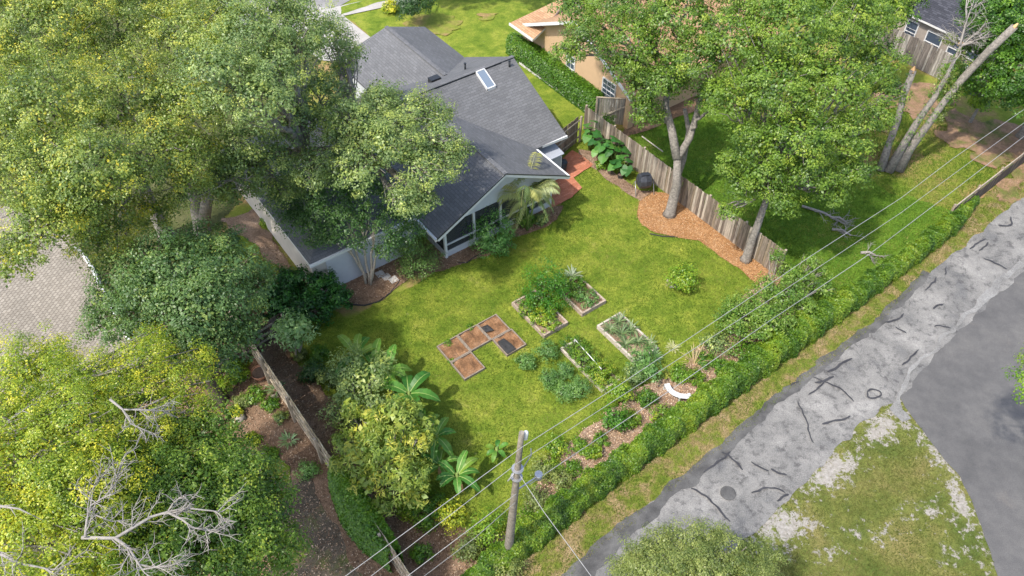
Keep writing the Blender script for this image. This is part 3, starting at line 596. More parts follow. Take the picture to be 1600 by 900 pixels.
for u, v in ((662, 112), (697, 103), (727, 108), (796, 104)):
    a, b, z = onroof(u, v); R = MB(); R.tube([AB(a, b, z - .2), AB(a, b, z + .32)], .055, 10); R.tube([AB(a, b, z + .32), AB(a, b, z + .37)], .075, 10); R.build('vent_pipe', 'black_plastic', H)
a, b, z = onroof(679, 126); R = MB(); R.abox(a - .3, a + .3, b - .2, b + .2, z - .1, z + .2); R.build('roof_vent', 'black_plastic', H)
# things near the porch corner
t = thing('storage_cabinet', 'grey and white outdoor cabinet under the eave at the patio corner', 'cabinet', AB(21.3, -26.5))
R = MB(); R.abox(20.95, 22.35, -26.9, -26.2, .05, 1.75); R.build('body', 'white_paint', t)
for k in (0, 1): R = MB(); R.abox(21.03 + k * .66, 21.62 + k * .66, -26.22, -26.17, .15, 1.6); R.build('door', 'grey_panel', t)
R = MB(); R.slab([AB(20.9, -27, 1.95), AB(22.42, -27, 1.95), AB(22.42, -26.1, 1.78), AB(20.9, -26.1, 1.78)], .05); R.build('lid', 'grey_panel', t)
t = thing('rubbish_bin', 'small black bin standing beside the grey cabinet on the patio', 'bin', AB(22.8, -26.6))
R = MB(); R.tube([AB(22.75, -26.6, 0), AB(22.75, -26.6, .7)], [.22, .28], 14); R.build('body', 'black_plastic', t)
R = MB(); R.tube([AB(22.75, -26.6, .7), AB(22.75, -26.6, .76), AB(22.75, -26.6, .8)], [.3, .28, .1], 14); R.build('lid', 'black_plastic', t)

# ------------------------------------------------------------------ tan neighbour house
N = thing('house', 'tan stucco house with orange-tan shingle roof behind the clipped hedge', 'house', AB(33, -32))
m = MB(); m.abox(28.5, 40, -37, -27.6, 0, 2.5); m.face([AB(28.5, -37, 2.5), AB(28.5, -27.6, 2.5), AB(28.5, -32.2, 4.75)][::-1]); m.abox(28.3, 30, -37.7, -37, 0, 2.45); m.build('wall', 'wall_tan', N)
m = MB(); m.abox(28.35, 28.75, -27.85, -27.45, 0, 2.45); m.build('corner_pier', 'wall_tan', N)
R = MB()
R.slab([AB(27.95, -27.05, 2.45), AB(40.5, -27.05, 2.45), AB(40.5, -32.2, 4.95), AB(27.95, -32.2, 4.95)], .14, 0, 1)
R.slab([AB(27.95, -37.4, 2.45), AB(40.5, -37.4, 2.45), AB(40.5, -32.2, 4.95), AB(27.95, -32.2, 4.95)], .14, 0, 1)
R.slab([AB(27.5, -38.1, 2.4), AB(27.5, -35.6, 2.4), AB(28.5, -35.7, 2.8), AB(31.5, -37, 3.6), AB(31.5, -38.1, 2.5)][:4], .14, 0, 1)
R.build('roof', ['shingle_tan', 'white_paint'], N)
for p, q in [((27.92, -37.4, 2.42), (27.92, -32.2, 4.9)), ((27.92, -32.2, 4.9), (27.92, -27.05, 2.42))]:
    R = MB(); R.beam(AB(*p), AB(*q), .05, .18); R.build('rake_board', 'white_paint', N)
R = MB(); R.beam(AB(27.46, -38.1, 2.34), AB(27.46, -35.6, 2.34), .05, .16); R.build('gutter', 'white_paint', N)
def window(b0, b1, z0, z1, a, parent, nx, nz, wall=-1):
    f = MB(); e = .07
    for B0, B1, Z0, Z1 in ((b0 - e, b1 + e, z0 - e, z0), (b0 - e, b1 + e, z1, z1 + e), (b0 - e, b0, z0, z1), (b1, b1 + e, z0, z1), (b0, b1, (z0 + z1) / 2 - .025, (z0 + z1) / 2 + .025)): f.abox(a - .06, a + .02, B0, B1, Z0, Z1)
    for i in range(1, nx): x = b0 + (b1 - b0) * i / nx; f.abox(a - .045, a + .01, x - .012, x + .012, z0, z1)
    for i in range(1, nz): z = z0 + (z1 - z0) * i / nz; f.abox(a - .04, a + .01, b0, b1, z - .012, z + .012)
    w = f.build('window', 'white_paint', parent)
    g_ = MB(); g_.abox(a - .02, a + .015, b0, b1, z0, z1); g_.build('pane', 'window_glass', w)
    s_ = MB(); s_.abox(a - .14, a + .01, b0 - .12, b1 + .12, z0 - .16, z0 - .072); s_.build('sill', 'white_paint', w)
window(-30.0, -28.95, .95, 2.15, 28.5, N, 3, 4)
window(-33.4, -32.7, 1.3, 2.1, 28.5, N, 2, 2)

# ------------------------------------------------------------------ far grey-brown house
Hh = thing('house', 'small brown house with dark shaded roof, white framed windows, far upper right', 'house', AB(53, -22))
m = MB(); m.abox(49.2, 58, -24, -18, 0, 2.45); m.abox(50.6, 58, -30, -24, 0, 3.0); m.build('wall', 'wall_grey', Hh)
R = MB(); R.slab([AB(48.85, -24.0, 2.52), AB(48.85, -17.6, 2.52), AB(55, -17.6, 4.9), AB(55, -24.0, 4.9)], .13, 0, 1)
R.slab([AB(50.2, -30, 3.0), AB(50.2, -23.9, 3.0), AB(56, -23.9, 5.4), AB(56, -30, 5.4)], .13, 0, 1)
R.slab([AB(55, -17.6, 4.9), AB(55, -24, 4.9), AB(61, -24, 2.5), AB(61, -17.6, 2.5)], .13, 0, 1); R.build('roof', ['shingle_dark', 'white_paint'], Hh)
window(-22.2, -21.2, .6, 1.9, 49.2, Hh, 1, 2); window(-20.6, -20.0, 1.2, 1.9, 49.2, Hh, 1, 1); window(-19.4, -18.7, .9, 1.9, 49.2, Hh, 1, 2); window(-23.7, -23.0, .6, 2.0, 49.2, Hh, 1, 3)
t = thing('air_conditioner', 'pale grey air conditioner unit beside the far brown house wall', 'air conditioner', AB(48.6, -22.1))
m = MB(); m.abox(48.3, 49.0, -22.5, -21.8, .1, .85); m.build('cabinet', 'grey_panel', t); m = MB(); m.tube([AB(48.65, -22.15, .85), AB(48.65, -22.15, .9)], .27, 20); m.build('fan_grille', 'steel', t)
t = thing('plastic_chair', 'dark red plastic chair against the far brown house wall', 'chair', AB(48.5, -20.2), 'red chairs by the far house')
m = MB(); m.abox(48.25, 48.75, -20.45, -19.95, .4, .46); m.build('seat', 'red_plastic', t); m = MB(); m.abox(48.72, 48.78, -20.45, -19.95, .46, .95); m.build('backrest', 'red_plastic', t)
for x in (48.28, 48.72):
    for y in (-20.42, -19.98): m = MB(); m.tube([AB(x, y, 0), AB(x, y, .42)], .025, 6); m.build('leg', 'red_plastic', t)
def dup(root, loc, label):
    r = root.copy(); COL.objects.link(r); r.location = loc; r['label'] = label
    for ch in list(root.children):
        c_ = ch.copy(); COL.objects.link(c_); c_.parent = r
        for gch in ch.children: d_ = gch.copy(); COL.objects.link(d_); d_.parent = c_
    return r
dup(t, AB(48.5, -19.55), 'second dark red plastic chair, nearer the dead twigs, at the far house')
t = thing('bicycle', 'dark bicycle leaning against the far brown wall between window and red chairs', 'bicycle', AB(48.9, -21))
def ring(c_, r, th, ax1, ax2, n=20): return [c_ + ax1 * r * math.cos(i * 2 * math.pi / n) + ax2 * r * math.sin(i * 2 * math.pi / n) for i in range(n + 1)]
bx = Vector((ST, -CT, 0)); up_ = Vector((0, 0, 1))
for o_ in (-21.4, -20.75):
    m = MB(); m.tube(ring(AB(49.0, o_, .34), .32, .02, bx, up_), .02, 6); m.build('wheel', 'black_plastic', t)
m = MB(); m.tube([AB(49, -21.4, .34), AB(49, -21.2, .8), AB(49, -20.85, .75), AB(49, -20.75, .34)], .018, 6); m.tube([AB(49, -21.2, .8), AB(49, -21.05, .35), AB(49, -20.85, .75)], .018, 6); m.build('frame', 'black_plastic', t)
m = MB(); m.tube([AB(48.8, -20.83, .95), AB(49.15, -20.83, .95)], .016, 6); m.build('handlebar', 'black_plastic', t); m = MB(); m.abox(48.95, 49.07, -21.32, -21.1, .86, .9); m.build('saddle', 'black_plastic', t)

# ------------------------------------------------------------------ utility pole and lines
pb = W(793, 872); ptop = W(815, 676, 8.3)
t = thing('utility_pole', 'weathered wooden utility pole leaning slightly beside the road hedge', 'utility pole', pb)
m = MB(); n = 10; m.tube([pb.lerp(ptop, i / n) for i in range(n + 1)], [.175 - .0095 * i for i in range(n + 1)], 14, wob=.03); m.build('shaft', 'pole_wood', t)
m = MB(); ax = (ptop - pb).normalized(); A1 = AB(1, 0) ; c = ptop - ax * .3 + A1 * .17
m.tube([c - ax * .2, c - ax * .16, c + ax * .16, c + ax * .2], [.04, .075, .075, .04], 12); m.build('insulator', 'white_bench', t)
m = MB(); m.tube([ptop - ax * 2.4 - A1 * .35, ptop - ax * 2.15 - A1 * .1, ptop - ax * 2.15 + A1 * .25, ptop - ax * 1.7 + A1 * .5, ptop - ax * 1.3 + A1 * .45], .02, 6); m.build('cable_loop', 'wire_pale', t)
for k in (5.8, 6.3): m = MB(); m.tube([pb + ax * (k - .03), pb + ax * (k + .03)], .19, 14); m.build('clamp', 'steel', t)
m = MB(); m.tube([pb + ax * .55, pb + ax * .75], .21, 14); m.build('metal_band', 'steel', t)
m = MB(); c = pb + ax * 4.9 + A1 * .95; m.tube([c - Vector((0, 0, .12)), c + Vector((0, 0, .12))], .13, 12); m.beam(pb + ax * 4.9, c, .04, .05); m.build('junction_case', 'steel', t)
def wire(label, pts, r=.018, mat='wire_pale', sag=0):
    P = []
    for i in range(len(pts) - 1):
        seg = curve(pts[i], pts[i + 1], -sag if i or len(pts) == 2 else -sag, 10); P += seg if i == 0 else seg[1:]
    m = MB(); m.tube(P, r, 6, cap=False); return tag(m.build('power_line', mat, None, tuple(pts[0])), label, 'power line', 'overhead lines along the road')
def lpt(a, b, z): return AB(a, b, z)
wire('topmost pale overhead line, from pole insulator along the road', [lpt(-40, -9.0, 7.6)] + [W(540, 900, 7.1), W(818, 697, 7.75), W(967, 602, 7.5), W(1160, 473, 7.35), W(1267, 400, 7.3), W(1407, 310, 7.35), W(1490, 247, 7.6), W(1600, 171, 8.0), lpt(60, -11.8, 8.6)], .0095)
wire('second pale overhead line, just under the topmost one', [lpt(-40, -8.4, 7.0)] + [W(580, 900, 6.6), W(808, 724, 7.0), W(1000, 600, 6.7), W(1200, 470, 6.6), W(1407, 333, 6.7), W(1520, 250, 6.9), W(1600, 192, 7.2), lpt(60, -11.4, 8)], .009)
wire('thick lower overhead line leaving the grey case on the pole', [lpt(-40, -8, 5.2)] + [W(637, 900, 4.7), W(806, 772, 5.0)], .011)
wire('thick lower overhead line running right, above the hedge to the far yard', [W(827, 757, 4.9), W(1047, 610, 4.9), W(1200, 503, 4.9), W(1360, 396, 5.0), W(1487, 300, 5.2), W(1600, 213, 5.5), lpt(62, -11, 6.4)], .012)
wire('lowest thin grey overhead line at the foot of the photo, left of pole', [lpt(-40, -7.6, 4.6), W(663, 900, 4.3), W(745, 838, 4.4), W(805, 785, 4.5)], .01, 'wire_dark')
wire('pale service wire dropping from pole across hedge toward the road', [W(802, 727, 6.2), W(850, 800, 5.9), W(925, 902, 5.5), Vector((6, 2, 6))], .01)

# ------------------------------------------------------------------ raised beds and planters
def rbed(label, pa, pb_, pc, h, mat, soil, group=None, name='raised_bed', th=.09, missing=(), soilz=.6):
    A, B, C = PAB(*pa, h), PAB(*pb_, h), PAB(*pc, h)
    a0, a1 = sorted(((A[0] + B[0]) / 2, C[0])); b0, b1 = sorted((A[1], (B[1] + C[1]) / 2))
    t = thing(name, label, 'raised bed', AB((a0 + a1) / 2, (b0 + b1) / 2), group)
    segs = [(a0, a0 + th, b0, b1), (a1 - th, a1, b0, b1), (a0 + th + .003, a1 - th - .003, b0, b0 + th), (a0 + th + .003, a1 - th - .003, b1 - th, b1)]
    for i, s_ in enumerate(segs):
        if i in missing: continue
        m = MB(); k0 = random.uniform(-.01, .01); m.abox(s_[0] + k0, s_[1] + k0, s_[2], s_[3], 0, h + random.uniform(-.01, .01)); o = m.build('side_board', mat, t)
    m = MB(); n = 10
    for i in range(n):
        for j in range(n):
            A0 = a0 + th + (a1 - a0 - 2 * th) * i / n; A1 = a0 + th + (a1 - a0 - 2 * th) * (i + 1) / n; B0 = b0 + th + (b1 - b0 - 2 * th) * j / n; B1 = b0 + th + (b1 - b0 - 2 * th) * (j + 1) / n
            zz = lambda x, y: h * soilz + .09 * noise.noise(Vector((x * 3, y * 3, 3)))
            m.face([AB(A0, B1, zz(A0, B1)), AB(A1, B1, zz(A1, B1)), AB(A1, B0, zz(A1, B0)), AB(A0, B0, zz(A0, B0))])
    m.build('soil', soil, t)
    return (a0, a1, b0, b1), t
GR = 'raised garden beds on the lawn'
bed1, _ = rbed('timber raised bed full of yellow-green leafy plants below the tall vine mound', (800, 472), (850, 525), (888, 503), .25, 'old_timber', 'pale_mulch', GR)
bA, bB = PAB(946, 468, .25), PAB(910, 492, .25)
bed2, _ = rbed('timber raised bed beside spiky agave, planted with low green clump', (PAB and 868, 448), (910, 492), (946, 468), .25, 'old_timber', 'brown_mulch', GR)
bed3, _ = rbed('bleached timber raised bed with spiky bromeliads and pale chips, nearest the open lawn', (933, 508), (992, 566), (1030, 543), .25, 'bleached_timber', 'pale_mulch', GR)
bed4, _ = rbed('long raised bed overgrown with green vines, thin white rail along its right side', (873, 545), (945, 612), (970, 590), .18, 'bleached_timber', 'dirt', GR, soilz=.5, missing=(1,))
m = MB(); m.tube([W(898, 530, .5), W(940, 577, .5)], .022, 8); m.tube([W(898, 530, .5), W(898, 540, 0)], .02, 6); tag(m.build('white_pipe', 'white_paint', None, W(940, 577, 0)), 'thin white pipe rail over the vine filled raised bed', 'pipe')
cell = [((681, 542), (704, 566), (734, 546), 'left end'), ((717, 521), (734, 546), (768, 527), 'middle'), ((746, 504), (768, 527), (796, 511), 'right end')]
ea, eb = PAB(681, 542, .15); fa, fb = PAB(796, 511, .15)
def pbox(a0, a1, b0, b1, label, soil='bed_soil'):
    t = thing('planter_box', label, 'planter', AB((a0 + a1) / 2, (b0 + b1) / 2), 'low soil filled planter boxes on the lawn')
    for s_ in [(a0, a0 + .05, b0, b1), (a1 - .05, a1, b0, b1), (a0 + .053, a1 - .053, b0, b0 + .05), (a0 + .053, a1 - .053, b1 - .05, b1)]:
        m = MB(); m.abox(*s_, 0, .15 + random.uniform(-.01, .01)); m.build('side_board', 'dark_timber', t)
    m = MB(); n = 8
    for i in range(n):
        for j in range(n):
            f_ = lambda k, q0, q1: q0 + .05 + (q1 - q0 - .1) * k / n
            zz = lambda x, y: .09 + .1 * noise.noise(Vector((x * 3.3, y * 3.3, 7)))
            x0, x1, y0, y1 = f_(i, a0, a1), f_(i + 1, a0, a1), f_(j, b0, b1), f_(j + 1, b0, b1)
            m.face([AB(x0, y1, zz(x0, y1)), AB(x1, y1, zz(x1, y1)), AB(x1, y0, zz(x1, y0)), AB(x0, y0, zz(x0, y0))])
    m.build('soil', soil, t)
    return t
LL = (fa - ea) / 3; wb = 1.14
b_0 = (PAB(681, 542, .15)[1] + PAB(774, 490, .15)[1]) / 2; a_0 = PAB(690, 550, .15)[0]; LL = (PAB(785, 500, .15)[0] - a_0) / 3
pbox(a_0, a_0 + LL - .01, b_0, b_0 + wb, 'soil filled planter box, leftmost of the upper row of three')
pbox(a_0 + LL, a_0 + 2 * LL - .01, b_0, b_0 + wb, 'soil filled planter box, middle of the upper row of three')
tt = pbox(a_0 + 2 * LL, a_0 + 3 * LL - .01, b_0, b_0 + wb, 'soil filled planter box, rightmost of the upper row of three')
pbox(a_0, a_0 + LL - .01, b_0 + wb + .012, b_0 + 2 * wb, 'soil filled planter box standing lowest, below the leftmost of the row')
t5 = pbox(a_0 + 2 * LL + .06, a_0 + 3 * LL + .05, b_0 + wb + .012, b_0 + 2 * wb, 'planter box half covered by black weed cloth, below right end of row')
def cloth(pts, label):
    c_ = sum((W(*p, .2) for p in pts), Vector()) / len(pts); m = MB(); P = [W(*p, .2) for p in pts]
    n = len(P)
    Q = [c_.lerp(P[i], 1) + Vector((0, 0, noise.noise(P[i] * 4) * .03)) for i in range(n)]
    for i in range(n):
        mid0, mid1 = c_.lerp(Q[i], .5) + Vector((0, 0, .03)), c_.lerp(Q[(i + 1) % n], .5) + Vector((0, 0, .02))
        m.face([c_, mid0, mid1]); m.face([mid0, Q[i], Q[(i + 1) % n], mid1])
    tag(m.build('weed_cloth', 'rubber_edge', None, tuple(c_)), label, 'weed cloth')
cloth([(777, 534), (787, 528), (799, 537), (806, 545), (793, 553), (787, 547)], 'crumpled black weed cloth lying in the half covered planter box')
cloth([(751, 511), (762, 507), (772, 516), (758, 519)], 'small black weed cloth scrap in the upper right planter box')
# black edging, stepping slabs
def edging(pts, label):
    P = []
    for i in range(len(pts) - 1): P += [W(*pts[i]).lerp(W(*pts[i + 1]), k / 4) for k in range(4)]
    P.append(W(*pts[-1])); m = MB(); m.tube([p + Vector((0, 0, .04)) for p in P], .035, 6); tag(m.build('bed_edging', 'rubber_edge', None, P[0]), label, 'edging')
edging([(535, 476), (570, 478), (592, 472), (608, 460), (618, 449), (626, 438)], 'black edging strip curving round the mulch under the multi-stem tree')
edging([(716, 412), (730, 411), (742, 402), (760, 395)], 'short black edging strip in front of the screened porch')
edging([(1015, 366), (1035, 370), (1058, 371)], 'dark edging strip at the lower rim of the orange oak mulch')
for i, (u, v) in enumerate(((594, 429), (604, 434), (615, 438))):
    m = MB(); m.abox(PAB(u, v)[0] - .2, PAB(u, v)[0] + .2, PAB(u, v)[1] - .2, PAB(u, v)[1] + .2, .02, .07); tag(m.build('stepping_slab', 'paver_slab', None, W(u, v)), ['square stepping slab nearest the tree stems', 'middle square stepping slab in the mulch', 'square stepping slab nearest the feathery bush'][i], 'paving slab', 'stepping slabs by the tree')
kb = MB()
for k in range(20):
    b = -37 + k * .4; kb.abox(27.45, 27.62, b, b + .385, 0, .14)
tag(kb.build('kerb_edging', 'paver_slab', None, AB(27.5, -37)), 'pale concrete block edging along the foot of the clipped hedge', 'edging')

# ------------------------------------------------------------------ compost tumbler, bench, pots
gc = W(1004, 300); t = thing('compost_tumbler', 'dark grey drum on tubular stand beside the long board fence', 'compost bin', gc)
m = MB(); ax_ = Vector((CT, ST, 0)).lerp(Vector((.9, -.3, 0)), .5).normalized(); c = gc + Vector((0, 0, .8))
N8 = 10
for r0, r1, x0, x1 in ((.18, .4, -.42, -.3), (.4, .44, -.3, 0), (.44, .4, 0, .3), (.4, .18, .3, .42)): m.tube([c + ax_ * x0, c + ax_ * x1], [r0, r1], N8, cap=True)
DR = m.build('drum', 'grill_black', t)
for o in DR.data.polygons: o.use_smooth = False
s_ = Vector((-ax_.y, ax_.x, 0))
m = MB(); m.beam(c + Vector((0, 0, .42)) - ax_ * .2, c + Vector((0, 0, .42)) + ax_ * .2, .25, .06); m.build('hatch', 'black_plastic', t)
for k in (-.5, .5):
    m = MB(); m.tube([gc + ax_ * k + s_ * .45, c + ax_ * k + Vector((0, 0, .02)), gc + ax_ * k - s_ * .45], .025, 8); m.build('leg', 'steel', t)
t = thing('garden_bench', 'white curved garden bench among shrubs beside the road hedge', 'bench', W(1060, 622))
arc = [W(u, v, .45) for u, v in ((1043, 602), (1047, 611), (1054, 617), (1064, 621), (1074, 622), (1081, 620))]
arc = [p + Vector((-.02, .08, 0)) for p in arc]
for row in range(3):
    m = MB(); off = (row - 1) * .085; P = []
    for i in range(len(arc)):
        d = arc[min(i + 1, 5)] - arc[max(i - 1, 0)]; P.append(arc[i] + Vector((-d.y, d.x, 0)).normalized() * off)
    for p, q in zip(P, P[1:]): m.beam(p, q, .065, .035)
    m.build('slat', 'white_bench', t)
for i in (0, 3, 5):
    m = MB(); g_ = Vector((arc[i].x, arc[i].y, 0)); d = arc[min(i + 1, 5)] - arc[max(i - 1, 0)]; m.box(g_, .06, .2, .42, math.atan2(d.y, d.x)); m.build('leg', 'white_bench', t)
def pot(u, v, r, h, mat, label, name='plant_pot'):
    c = W(u, v); t = thing(name, label, 'pot', c); m = MB(); m.tube([c, c + Vector((0, 0, h))], [r * .72, r], 14, cap=False); m.build('body', mat, t)
    m = MB(); m.tube([c + Vector((0, 0, h)), c + Vector((0, 0, h + .05))], r * 1.08, 14, cap=False); m.build('rim', mat, t)
    m = MB(); m.tube([c + Vector((0, 0, h - .06)), c + Vector((0, 0, h - .05))], r * .95, 14); m.build('soil', 'bark_dark', t)
pot(408, 588, .36, .3, 'terracotta', 'wide round terracotta bowl beside the left board fence')
pot(969, 279, .18, .28, 'black_plastic', 'dark small plant pot below the big-leaved plants, left of drum')
pot(953, 272, .15, .22, 'bark_dark', 'little brown plant pot among stalks of big-leaved plants')
c = W(376, 655); m = MB(); 
m.tube([c, c + Vector((0, 0, .1)), c + Vector((.05, 0, .24)), c + Vector((.05, 0, .28))], [.2, .24, .17, .04], 8, wob=.2); tag(m.build('boulder', 'stone', None, c), 'pale rough boulder beside dark tree trunk in the left bed', 'rock')
c = W(430, 622); m = MB(); m.box(c, .3, .2, .15, .3); m.tube([c + Vector((.4, .1, 0)), c + Vector((.4, .1, .14))], [.14, .1], 7, wob=.2); tag(m.build('stone_block', 'stone', None, c), 'small pale stones lying against left board fence', 'stones')
c = W(130, 395)
m = MB(); m.tube([W(u, v, .25) for u, v in ((118, 385), (132, 400), (145, 420), (153, 438), (165, 462), (180, 490), (200, 528), (215, 560))], .09, 8); tag(m.build('white_edging', 'white_bench', None, c), 'white pipe-like edging curving beside the paver driveway', 'edging')
for i, (u, v, u2, v2) in enumerate(((1253, 322, 1320, 350), (1300, 340, 1322, 347), (1300, 358, 1330, 368), (1345, 395, 1370, 400))):
    m = MB(); d = (W(u2, v2, .1) - W(u, v, .1)); m.tube([W(u, v, .1), W(u, v, .1).lerp(W(u2, v2, .1), .5) + Vector((.05, .12, .05)), W(u2, v2, .1)], [.08, .06, .035], 7)
    for k in range(6): twigs(m, W(u, v, .1).lerp(W(u2, v2, .12), .3 + k * .12), d + Vector((random.gauss(0, 1.5), random.gauss(0, 1.5), .5)), .6, .02, 1)
    tag(m.build('fallen_branch', 'dead_wood', None, W(u, v)), ['long pale fallen branch on shady grass under the big tree', 'short pale fallen branch lying beside the long fallen branch', 'twiggy pale fallen branch on grass below the overhead lines', 'small twiggy fallen branch nearest the road hedge'][i], 'branch', 'fallen branches in the shady yard')

# ------------------------------------------------------------------ trees
def tree(name, label, trunk, lobes, pal, leaf=.15, *a, **k):
    k['m_per'] = int(k.get('m_per', 26) * 1.4); return tree_(name, label, trunk, lobes, pal, leaf * .82, *a, **k)
def tree_(name, label, trunk, lobes, pal, leaf=.15, dens=1.0, tint=0, group=None, bark='bark_oak', cat='tree', m_per=26, gap=.12, cl=.32, twn=10, fork=None, tr=.3, limb=.5, core=True, asp=.52, extra=None):
    """trunk: list of world points; lobes: (u, v, z, r)"""
    base = Vector(trunk[0]); t = thing(name, label, cat, (base.x, base.y, 0), group)
    L = [(W(u, v, z), r) for u, v, z, r in lobes]
    mt = MB(); n = len(trunk)
    flare = [trunk[0]] + [Vector(trunk[0]).lerp(Vector(trunk[1]), .12)] + list(trunk[1:])
    rr = [tr * 1.5] + [tr * 1.05] + [tr * (1 - .38 * i / (n - 1)) for i in range(1, n)]
    mt.tube(flare, rr, 12, wob=.06)
    mt.build('trunk', bark, t)
    ml = MB(); top = Vector(trunk[-1]); r0 = tr * .55
    for c, r in L:
        st = top if fork is None else min((Vector(f) for f in fork), key=lambda q: (q - c).length)
        pts = curve(st, c + Vector((0, 0, -r * .2)), (c - st).length * random.uniform(.0, .1), 7, .15)
        ml.tube(pts, [r0 * limb * (1.3 - .15 * i) + .015 for i in range(8)], 7, cap=False)
        for k in range(twn):
            q = pts[random.randint(3, 7)]; d = Vector((random.gauss(0, 1), random.gauss(0, 1), random.gauss(.3, .6))).normalized()
            e = c + Vector((d.x, d.y, d.z * .8)) * r * random.uniform(.7, .98)
            ml.tube(curve(q, e, random.uniform(-.1, .2), 4, r * .07), [.045, .035, .026, .018, .01], 5, cap=False)
    ml.build('limbs', bark, t)
    F = Fol()
    for c, r in L:
        area = r * r
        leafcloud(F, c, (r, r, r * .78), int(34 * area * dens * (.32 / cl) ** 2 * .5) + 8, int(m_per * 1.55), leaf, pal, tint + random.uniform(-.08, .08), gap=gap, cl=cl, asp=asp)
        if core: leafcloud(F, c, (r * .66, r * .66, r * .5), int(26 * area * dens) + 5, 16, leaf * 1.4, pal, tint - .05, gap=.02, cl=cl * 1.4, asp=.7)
    if extra: extra(F)
    F.build('crown', 'leaf', t)
    return t
T1 = W(262, 372)
tree('oak_tree', 'largest oak with yellow-tipped foliage filling the upper left corner', [T1, T1 + Vector((-.1, 0, 2.2)), T1 + Vector((.1, -.3, 5.6))],
     [(60, 50, 12.5, 2.40), (180, 40, 11.4, 2.45), (300, 60, 11.4, 2.25), (70, 160, 12.5, 2.31), (190, 150, 11.4, 2.35), (290, 165, 10.9, 1.96), (40, 270, 11.5, 1.94), (140, 260, 12, 1.85), (245, 240, 10.6, 1.76), (60, 350, 10.6, 1.39), (175, 330, 8.6, 1.27), (-30, 100, 12, 2.31), (-40, 220, 11.5, 2.22), (10, 405, 9.5, 1.01), (120, -20, 13, 2.22), (260, -20, 11.4, 2.25), (290, 290, 8.9, 0.98), (20, -20, 13, 2.22), (235, 330, 7.4, 1.07), (150, 385, 8.6, 0.92), (95, 300, 10.6, 1.30), (190, 380, 5.9, 0.78), (340, 20, 11.4, 1.56), (120, 340, 10, 1.11), (300, 235, 9.4, 1.07)],
     OAK, .125, dens=1.25, tint=.05, group='oaks over the house', tr=.36, fork=[T1 + Vector((-.3, -.3, 4)), T1 + Vector((.6, 0, 4.4)), T1 + Vector((.1, -.3, 4.6))])
T2 = W(315, 362)
tree('oak_tree', 'oak with grey-green crown reaching over the grey roof from the left', [T2, T2 + Vector((.3, .1, 2.5)), T2 + Vector((.3, -.2, 5))],
     [(375, 262, 7.4, 1.10), (345, 255, 8, 1.00), (400, 285, 6.4, 0.75), (440, 300, 5.8, 0.80), (360, 300, 6.2, 0.70), (385, 60, 12.1, 1.84), (400, 150, 11.6, 1.74), (460, 70, 11.1, 1.54), (500, 150, 8.5, 1.50), (375, 220, 9, 1.20), (450, 185, 8.5, 1.40), (530, 110, 7.8, 0.90), (400, 0, 12.1, 1.84), (340, 110, 12.6, 1.45), (545, 185, 8.7, 1.26), (600, 150, 8.1, 0.97), (650, 175, 8.1, 1.16), (690, 215, 7.7, 0.97), (610, 220, 8.4, 1.36), (665, 265, 7.5, 1.07), (700, 255, 7.1, 0.78), (560, 265, 8.1, 1.16), (490, 260, 7.4, 1.10), (630, 310, 7.1, 0.87), (340, 290, 7, 0.90), (450, 10, 11.6, 1.16), (520, 60, 8.6, 1.10), (545, 85, 8.9, 0.68), (480, 40, 11, 1.26), (530, 200, 7.8, 1.10), (580, 215, 8.3, 1.07), (640, 230, 7.9, 1.07), (680, 175, 7.7, 0.78), (430, 240, 7.6, 0.90), (720, 235, 7.1, 0.48), (660, 310, 6.7, 0.58), (590, 160, 8.3, 0.97), (420, 110, 11.6, 1.45)],
     OAKB, .14, tint=.14, group='oaks over the house', tr=.36, fork=[W(330, 270, 6), W(405, 247, 6.5), W(475, 235, 7), W(560, 230, 6.6)], limb=.75)
m = MB(); m.tube([W(318, 350, 1.5), W(325, 300, 4), W(345, 265, 5.6), W(405, 246, 6.5), W(475, 234, 7), W(560, 230, 6.6)], [.3, .26, .22, .17, .13, .06], 9); o = bpy.data.objects['oak_tree.001']
m.build('roof_limb', 'bark_oak', o)
m = MB()
for u, v, z in ((335, 262, 7.5), (345, 300, 6.5), (300, 310, 7)): twigs(m, W(u, v, z), (random.gauss(.5, .4), random.gauss(0, .5), .5), 1.6, .05, 2)
m.build('bare_twigs', 'dead_wood', o)
# crape myrtle like multi-stem
def multistem(name, label, cat, base, tops, lobes, pal, leaf, tint=0, r=.06, bark='bark_pale', dens=1, gap=.15, mat='leaf', cl=.28, mper=20, group=None, low=-.55, asp=.5):
    t = thing(name, label, cat, base, group)
    for tp in tops:
        m = MB(); st = base + Vector((random.uniform(-.15, .15), random.uniform(-.15, .15), 0)); m.tube(curve(st, tp, .0, 6, .05), [r * (1.2 - .12 * i) for i in range(7)], 8)
        for k in range(5): m.tube(curve(Vector(st).lerp(tp, random.uniform(.5, 1)), tp + Vector((random.gauss(0, .22), random.gauss(0, .22), random.uniform(.0, .25))), 0, 3, .04), [r * .5, r * .4, r * .3, r * .15], 5, cap=False)
        m.build('stem', bark, t)
    F = Fol()
    for c, rad_ in lobes:
        R_ = np.array(rad_ if hasattr(rad_, '__len__') else (rad_, rad_, rad_ * .8)); area = float(R_[0] * R_[1])
        leafcloud(F, c, R_, int(34 * area * dens * (.3 / cl) ** 2) + 10, mper, leaf, pal, tint, gap=gap, cl=cl, low=low, asp=asp)
        leafcloud(F, c, R_ * .6, int(10 * area * dens) + 2, 12, leaf * 1.4, pal, tint - .05, gap=.02, cl=cl * 1.2, asp=.7, low=low)
    F.build('foliage', mat, t); return t
cb = W(575, 443)
